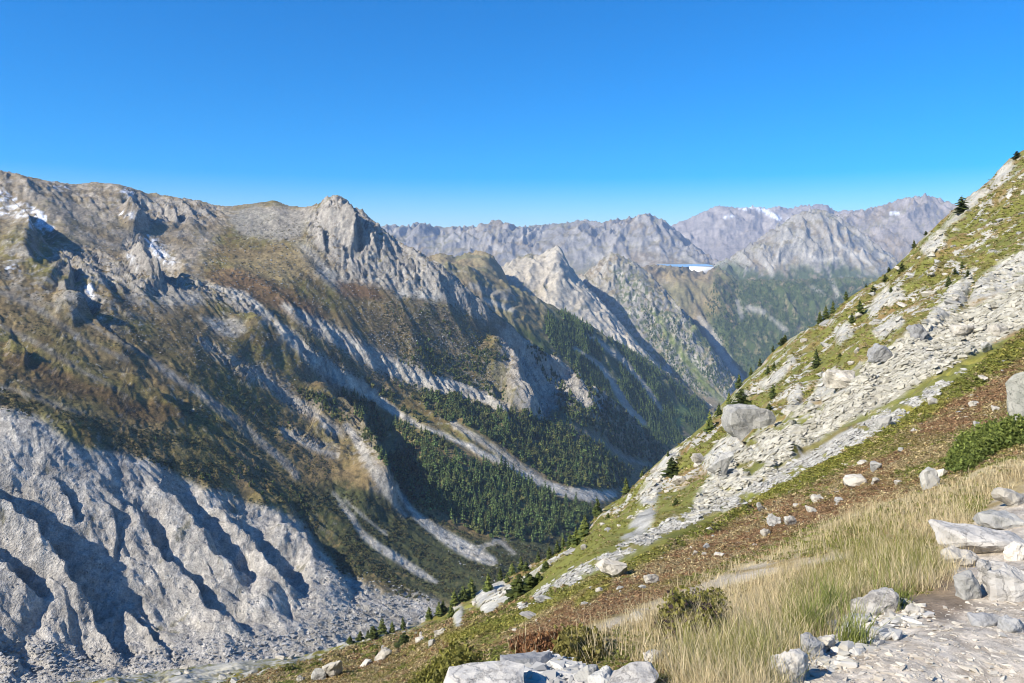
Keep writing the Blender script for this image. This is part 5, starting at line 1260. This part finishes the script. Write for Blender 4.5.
def build_grass():
    H = LAYERS['hill']; gm = MAT['grass']
    zone = poly_mask([(1060,452),(1024,462),(985,466),(935,494),(880,502),(830,522),(790,547),(740,565),(690,588),(640,606),(590,628),(540,645),(500,656),(560,660),(600,668),(660,664),(690,690),(700,730),(770,730),(772,690),(800,655),(850,618),(880,598),(930,590),(958,570),(955,545),(975,520),(1000,492),(1060,470)], 2)
    P, px, row = pick_points(H, zone, 6600)
    keep = (sample(TRAIL2, px, row) < .25) | (rng.random(len(P)) < .12); keep &= (fbm(P[:, 0] / 1.1, P[:, 1] / 1.1, 3, 805) > -.30 + .5 * (1 - sstep(px, 560, 800)) * (rng.random(len(P)) < .8)) | (rng.random(len(P)) < .12)
    P, px, row = P[keep], px[keep], row[keep]
    g = np.zeros(len(P))
    for pl in ([(825,540),(870,520),(905,530),(930,545),(952,575),(900,585),(870,600),(840,622),(815,640),(800,620),(812,580)], [(786,552),(830,540),(860,535),(850,555),(800,565)], [(960,500),(990,500),(985,525),(962,520)], [(690,650),(760,630),(790,660),(770,690),(690,690)], [(780,600),(812,590),(820,620),(800,660),(775,650)]):
        g = np.maximum(g, sample(poly_mask(pl, 5), px, row))
    nz = fbm(P[:, 0] / .6, P[:, 1] / .6, 3, 801)
    tan = lerp(C(.50, .39, .20), C(.72, .60, .37), rng.random((len(P), 1)).astype(F32)); grn = lerp(C(.16, .18, .04), C(.33, .31, .09), rng.random((len(P), 1)).astype(F32))
    gsel = (rng.random(len(P)) < np.clip(g * .5 + .05 + .2 * nz, 0, 1))
    cols = np.where(gsel[:, None], grn, tan)
    nearp = P[:, 1] < 6.5
    a = blades(P[nearp], 12, .03, .155, .0016, cols[nearp], .045, (-.12, -.05))
    b = blades(P[~nearp], 9, .04, .165, .003, cols[~nearp], .07, (-.12, -.05), seg=2)
    V, T, K = merge(a, b)
    tag(mesh_np('dry_grass', V, T, gm, K), 'dry straw-coloured grass mixed with green blades beside the trail', 'grass', kind='stuff')
    # tall green tufts at the trail rim
    for k, (a_, b_, n, lb) in enumerate([(852, 642, 22, 'bright green grass tuft between white stones at the trail rim'), (832, 612, 26, 'tall green grass tuft leaning over the grey-white rim rock'), (806, 634, 30, 'green grass clump at the lower left rim of the trail'), (895, 606, 14, 'small green tuft growing on the grey-white rim rock')]):
        Pp, ok = H.cast(np.array([a_], float) + rng.normal(0, 5, n), np.array([b_], float) + rng.normal(0, 2.5, n)); Pp = Pp[ok]
        V, T, K = blades(Pp, 8, .10, .24, .002, lerp(C(.13, .18, .03), C(.26, .27, .07), rng.random((len(Pp), 1)).astype(F32)), .03, (.1, 0))
        tag(mesh_np('grass_tuft', V, T, gm, K), lb, 'grass tuft')
    # heath: low clumps of small leaves and twigs
    cl = [bush_mesh(980 + i, n=26, leaf=.20, flat=.7, dark=C(.55, .55, .55), light=C(1.25, 1.25, 1.25)) for i in range(5)]
    lm = poly_mask([(1060,300),(1060,455),(1024,462),(985,466),(935,494),(880,502),(830,522),(790,547),(740,565),(690,588),(640,606),(590,628),(540,645),(440,690),(400,690),(300,690),(200,690),(300,662),(400,632),(500,605),(600,575),(700,528),(800,475),(900,420),(1000,350)], 1)
    um = poly_mask([(1060,130),(1024,150),(960,206),(900,262),(800,335),(700,430),(600,512),(500,582),(480,600),(600,560),(700,512),(742,446),(800,405),(860,362),(905,335),(1060,265)], 1)
    parts = []
    tz = poly_mask([(1024,466),(985,470),(935,496),(880,505),(830,525),(790,550),(740,570),(690,590),(640,610),(560,640),(500,656),(560,662),(690,690),(760,690),(780,660),(850,620),(930,592),(955,560),(975,520),(1000,492)], 1)
    for ki, (mk, n, s0, s1) in enumerate(((lm, 24000, .0062, 0), (um, 6500, .0036, 0), (tz, 4200, .007, 0))):
        P, px, row = pick_points(H, mk, n)
        s_ok = (sample(SCREEP, px, row) < .3) & (sample(STRIP, px, row) < .3) & (sample(OUTC, px, row) < .4) & (sample(TRAIL2, px, row) < .3)
        P, px, row = P[s_ok], px[s_ok], row[s_ok]; n = len(P)
        s = np.clip(P[:, 1] * s0, .025, .7) * rng.uniform(.6, 1.5, n)
        h = sample(HEATHL, px, row); g = sample(GREENL, px, row); nz = fbm(P[:, 0] / 2.5, P[:, 1] / 2.5, 4, 831) + rng.normal(0, .25, n)
        c = lerp(C(.28, .235, .085), C(.30, .185, .095), sstep(nz + h * .45, -.2, .6)[:, None])
        nb = fbm(P[:, 0] / 7, P[:, 1] / 7, 3, 835); nz = nz + 1.2 * nb; nb2 = fbm(P[:, 0] / 3.2, P[:, 1] / 3.2, 3, 839); c = np.where((nz < -.1)[:, None] & (h < .75)[:, None], C(.19, .20, .045)[None], c)
        if ki == 1: c = lerp(c, lerp(C(.15, .165, .035), C(.25, .235, .055), rng.random((n, 1))), .65)
        c = np.where((rng.random(n) < .18 + .6 * sstep(nb2, .0, .5))[:, None], C(.42, .33, .17)[None], c)
        c = lerp(c, lerp(C(.18, .20, .035), C(.31, .28, .06), rng.random((n, 1))), (g * .9 * sstep(nz, -.7, -.1))[:, None])
        parts.append((P, s, c))
    P = np.concatenate([q[0] for q in parts]); s = np.concatenate([q[1] for q in parts]); c = np.concatenate([q[2] for q in parts]); n = len(P)
    V, T, K = many(cl, P - np.column_stack([0*s, 0*s, .12*s]), np.column_stack([s * 1.5, s * 1.5, s]), rng.uniform(0, 6.28, n), c)
    tag(mesh_np('heath', V, T, MAT['heath'], K), 'low brown and olive heath plants carpeting the hillside', 'heath', kind='stuff')
    # single shrubs
    def shrub(name, poly, n, h, leaf, dark, light, label, twig=None):
        P, px, row = pick_points(H, poly_mask(poly, 2), n); mk = sample(blur(poly_mask(poly, 0), 6), px, row); n = len(P)
        nn = fbm(P[:, 0] / (h * .9), P[:, 1] / (h * .9), 3, 851); ok = nn > -.38; P, mk, nn = P[ok], mk[ok], nn[ok]; n = len(P)
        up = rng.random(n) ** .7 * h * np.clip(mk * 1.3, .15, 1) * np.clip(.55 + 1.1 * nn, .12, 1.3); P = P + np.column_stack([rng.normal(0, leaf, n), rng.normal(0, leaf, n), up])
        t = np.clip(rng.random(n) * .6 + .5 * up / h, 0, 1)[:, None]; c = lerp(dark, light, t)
        if twig is not None: c = np.where((rng.random(n) < .18)[:, None], twig[None], c)
        lf = [bush_mesh(990 + i, n=5, leaf=.55, dark=C(.7, .7, .7), light=C(1.2, 1.2, 1.2)) for i in range(4)]
        V, T, K = many(lf, P, leaf * rng.uniform(.6, 1.5, n), rng.uniform(0, 6.28, n), c)
        tag(mesh_np(name, V, T, MAT['heath'], K), label, 'shrub')
    shrub('juniper_shrub', [(948,470),(955,455),(970,443),(990,434),(1012,428),(1040,426),(1040,442),(1015,446),(1000,450),(985,458),(970,470),(958,474)], 6500, .40, .05, C(.055, .08, .018), C(.18, .21, .045), 'dark green spreading juniper left of the tall lichen-spotted boulder')
    shrub('bilberry_shrub', [(660,628),(668,614),(684,606),(704,602),(720,608),(728,620),(722,638),(706,644),(690,642),(672,642)], 4200, .14, .019, C(.06, .06, .02), C(.24, .22, .05), 'yellow-green shrub with dark bare twigs in the tan grass', C(.07, .05, .045))
    shrub('bilberry_shrub', [(405,690),(420,672),(440,662),(468,656),(475,664),(455,678),(440,690)], 3600, .12, .019, C(.05, .055, .018), C(.24, .22, .045), 'yellow-green shrub at the bottom edge left of the ledge rocks')
    shrub('bilberry_shrub', [(556,656),(560,644),(590,640),(600,650),(592,662),(570,664)], 1800, .09, .018, C(.07, .06, .02), C(.23, .20, .05), 'low yellow-green shrub above the rubble heap')
    shrub('heather_shrub', [(515,654),(520,646),(545,643),(570,642),(565,652),(540,656)], 1800, .07, .018, C(.09, .04, .02), C(.24, .12, .05), 'rusty red heather patch just behind the grey ledge')

# ================================================================== lake and dam
def build_lake():
    z = -76.0
    V = [((672 - 512) / F * 6350, 6350, z), ((714 - 512) / F * 6350, 6350, z), ((712 - 512) / F * 7900, 7900, z), ((706 - 512) / F * 9300, 9300, z), ((655 - 512) / F * 9300, 9300, z)]
    o = mesh_np('lake', V, [(0, 1, 2, 3, 4)], MAT['water']); tag(o, 'thin blue reservoir seen over the brown mountain shelf', 'lake', kind='structure')
    root = empty('dam', (1650, 6350, z)); tag(root, 'white concrete dam wall holding the blue reservoir', 'dam')
    n = 24; x0, x1 = (689 - 512) / F * 6350, (713.5 - 512) / F * 6350
    V, T = [], []
    for i in range(n + 1):
        t = i / n; x = x0 + (x1 - x0) * t; y = 6350 - 30 * math.sin(math.pi * (1 - t)) ; yb = y - 22
        for (yy, zz) in ((y + 9, 3), (y, 3), (yb, -75), (yb + 40, -75)): V.append((x - 1650, yy - 6350, zz))
    for i in range(n):
        for k in range(3): a = i * 4 + k; T.append((a, a + 4, a + 5, a + 1))
    mesh_np('dam_wall', V, T, MAT['concrete'], parent=root, smooth=True)
    V, T = [], []
    for i in range(n + 1):
        t = i / n; x = x0 + (x1 - x0) * t; y = 6350 - 30 * math.sin(math.pi * (1 - t))
        for (yy, zz) in ((y - 2, 3.2), (y - 2, 6), (y - .5, 6), (y - .5, 3.2)): V.append((x - 1650, yy - 6350, zz))
    for i in range(n):
        for k in range(4): a = i * 4 + k; b = i * 4 + (k + 1) % 4; T.append((a, a + 4, b + 4, b))
    mesh_np('parapet', V, T, MAT['concrete'], parent=root)

def water_mat():
    m = bpy.data.materials.new('lake_water'); m.use_nodes = True; p = m.node_tree.nodes['Principled BSDF']
    p.inputs['Base Color'].default_value = (.22, .40, .56, 1); p.inputs['Roughness'].default_value = .5; p.inputs['Specular IOR Level'].default_value = .25
    nz = m.node_tree.nodes.new('ShaderNodeTexNoise'); nz.inputs['Scale'].default_value = .05; b = m.node_tree.nodes.new('ShaderNodeBump'); b.inputs['Strength'].default_value = .2
    m.node_tree.links.new(nz.outputs['Fac'], b.inputs['Height']); m.node_tree.links.new(b.outputs['Normal'], p.inputs['Normal'])
    return m

MAT.update({
    'needles': leaf_mat('conifer_needles', .75, 0, .2), 'needles_near': leaf_mat('pine_needles', .7, .28, .2), 'grass': leaf_mat('grass_blades', .6, .4, 0), 'heath': leaf_mat('heath_leaves', .7, .3, 0),
    'bark': plain_mat('bark', (.09, .065, .045), .9, .4, 6), 'stone_far': leaf_mat('loose_stone', .9, 0, 0),
    'stone': rock_mat('gneiss', (.38, .365, .32), (.26, .25, .225), (.18, .18, .155), 1.6, .5, .08), 'stone_grey': rock_mat('grey_gneiss', (.30, .295, .28), (.20, .195, .185), (.17, .17, .15), 1.8, .5, .08),
    'stone_pale': rock_mat('pale_gneiss', (.48, .44, .365), (.33, .30, .245), (.21, .195, .15), 1.8, .5, .06), 'stone_white': rock_mat('white_gneiss', (.46, .43, .375), (.33, .305, .265), (.20, .185, .16), 5.0, .5, .03),
    'stone_lichen': rock_mat('lichen_gneiss', (.33, .315, .26), (.24, .235, .19), (.10, .105, .08), 5.0, .5, .03),
    'concrete': plain_mat('concrete', (.72, .71, .68), .8, .06, .05), 'water': water_mat(),
})

massif = build_massif()
build_ranges()
hill = build_hill()
build_lake()
build_forests()
build_hill_trees()
build_stones()
build_grass()
setup_world()
build_haze()
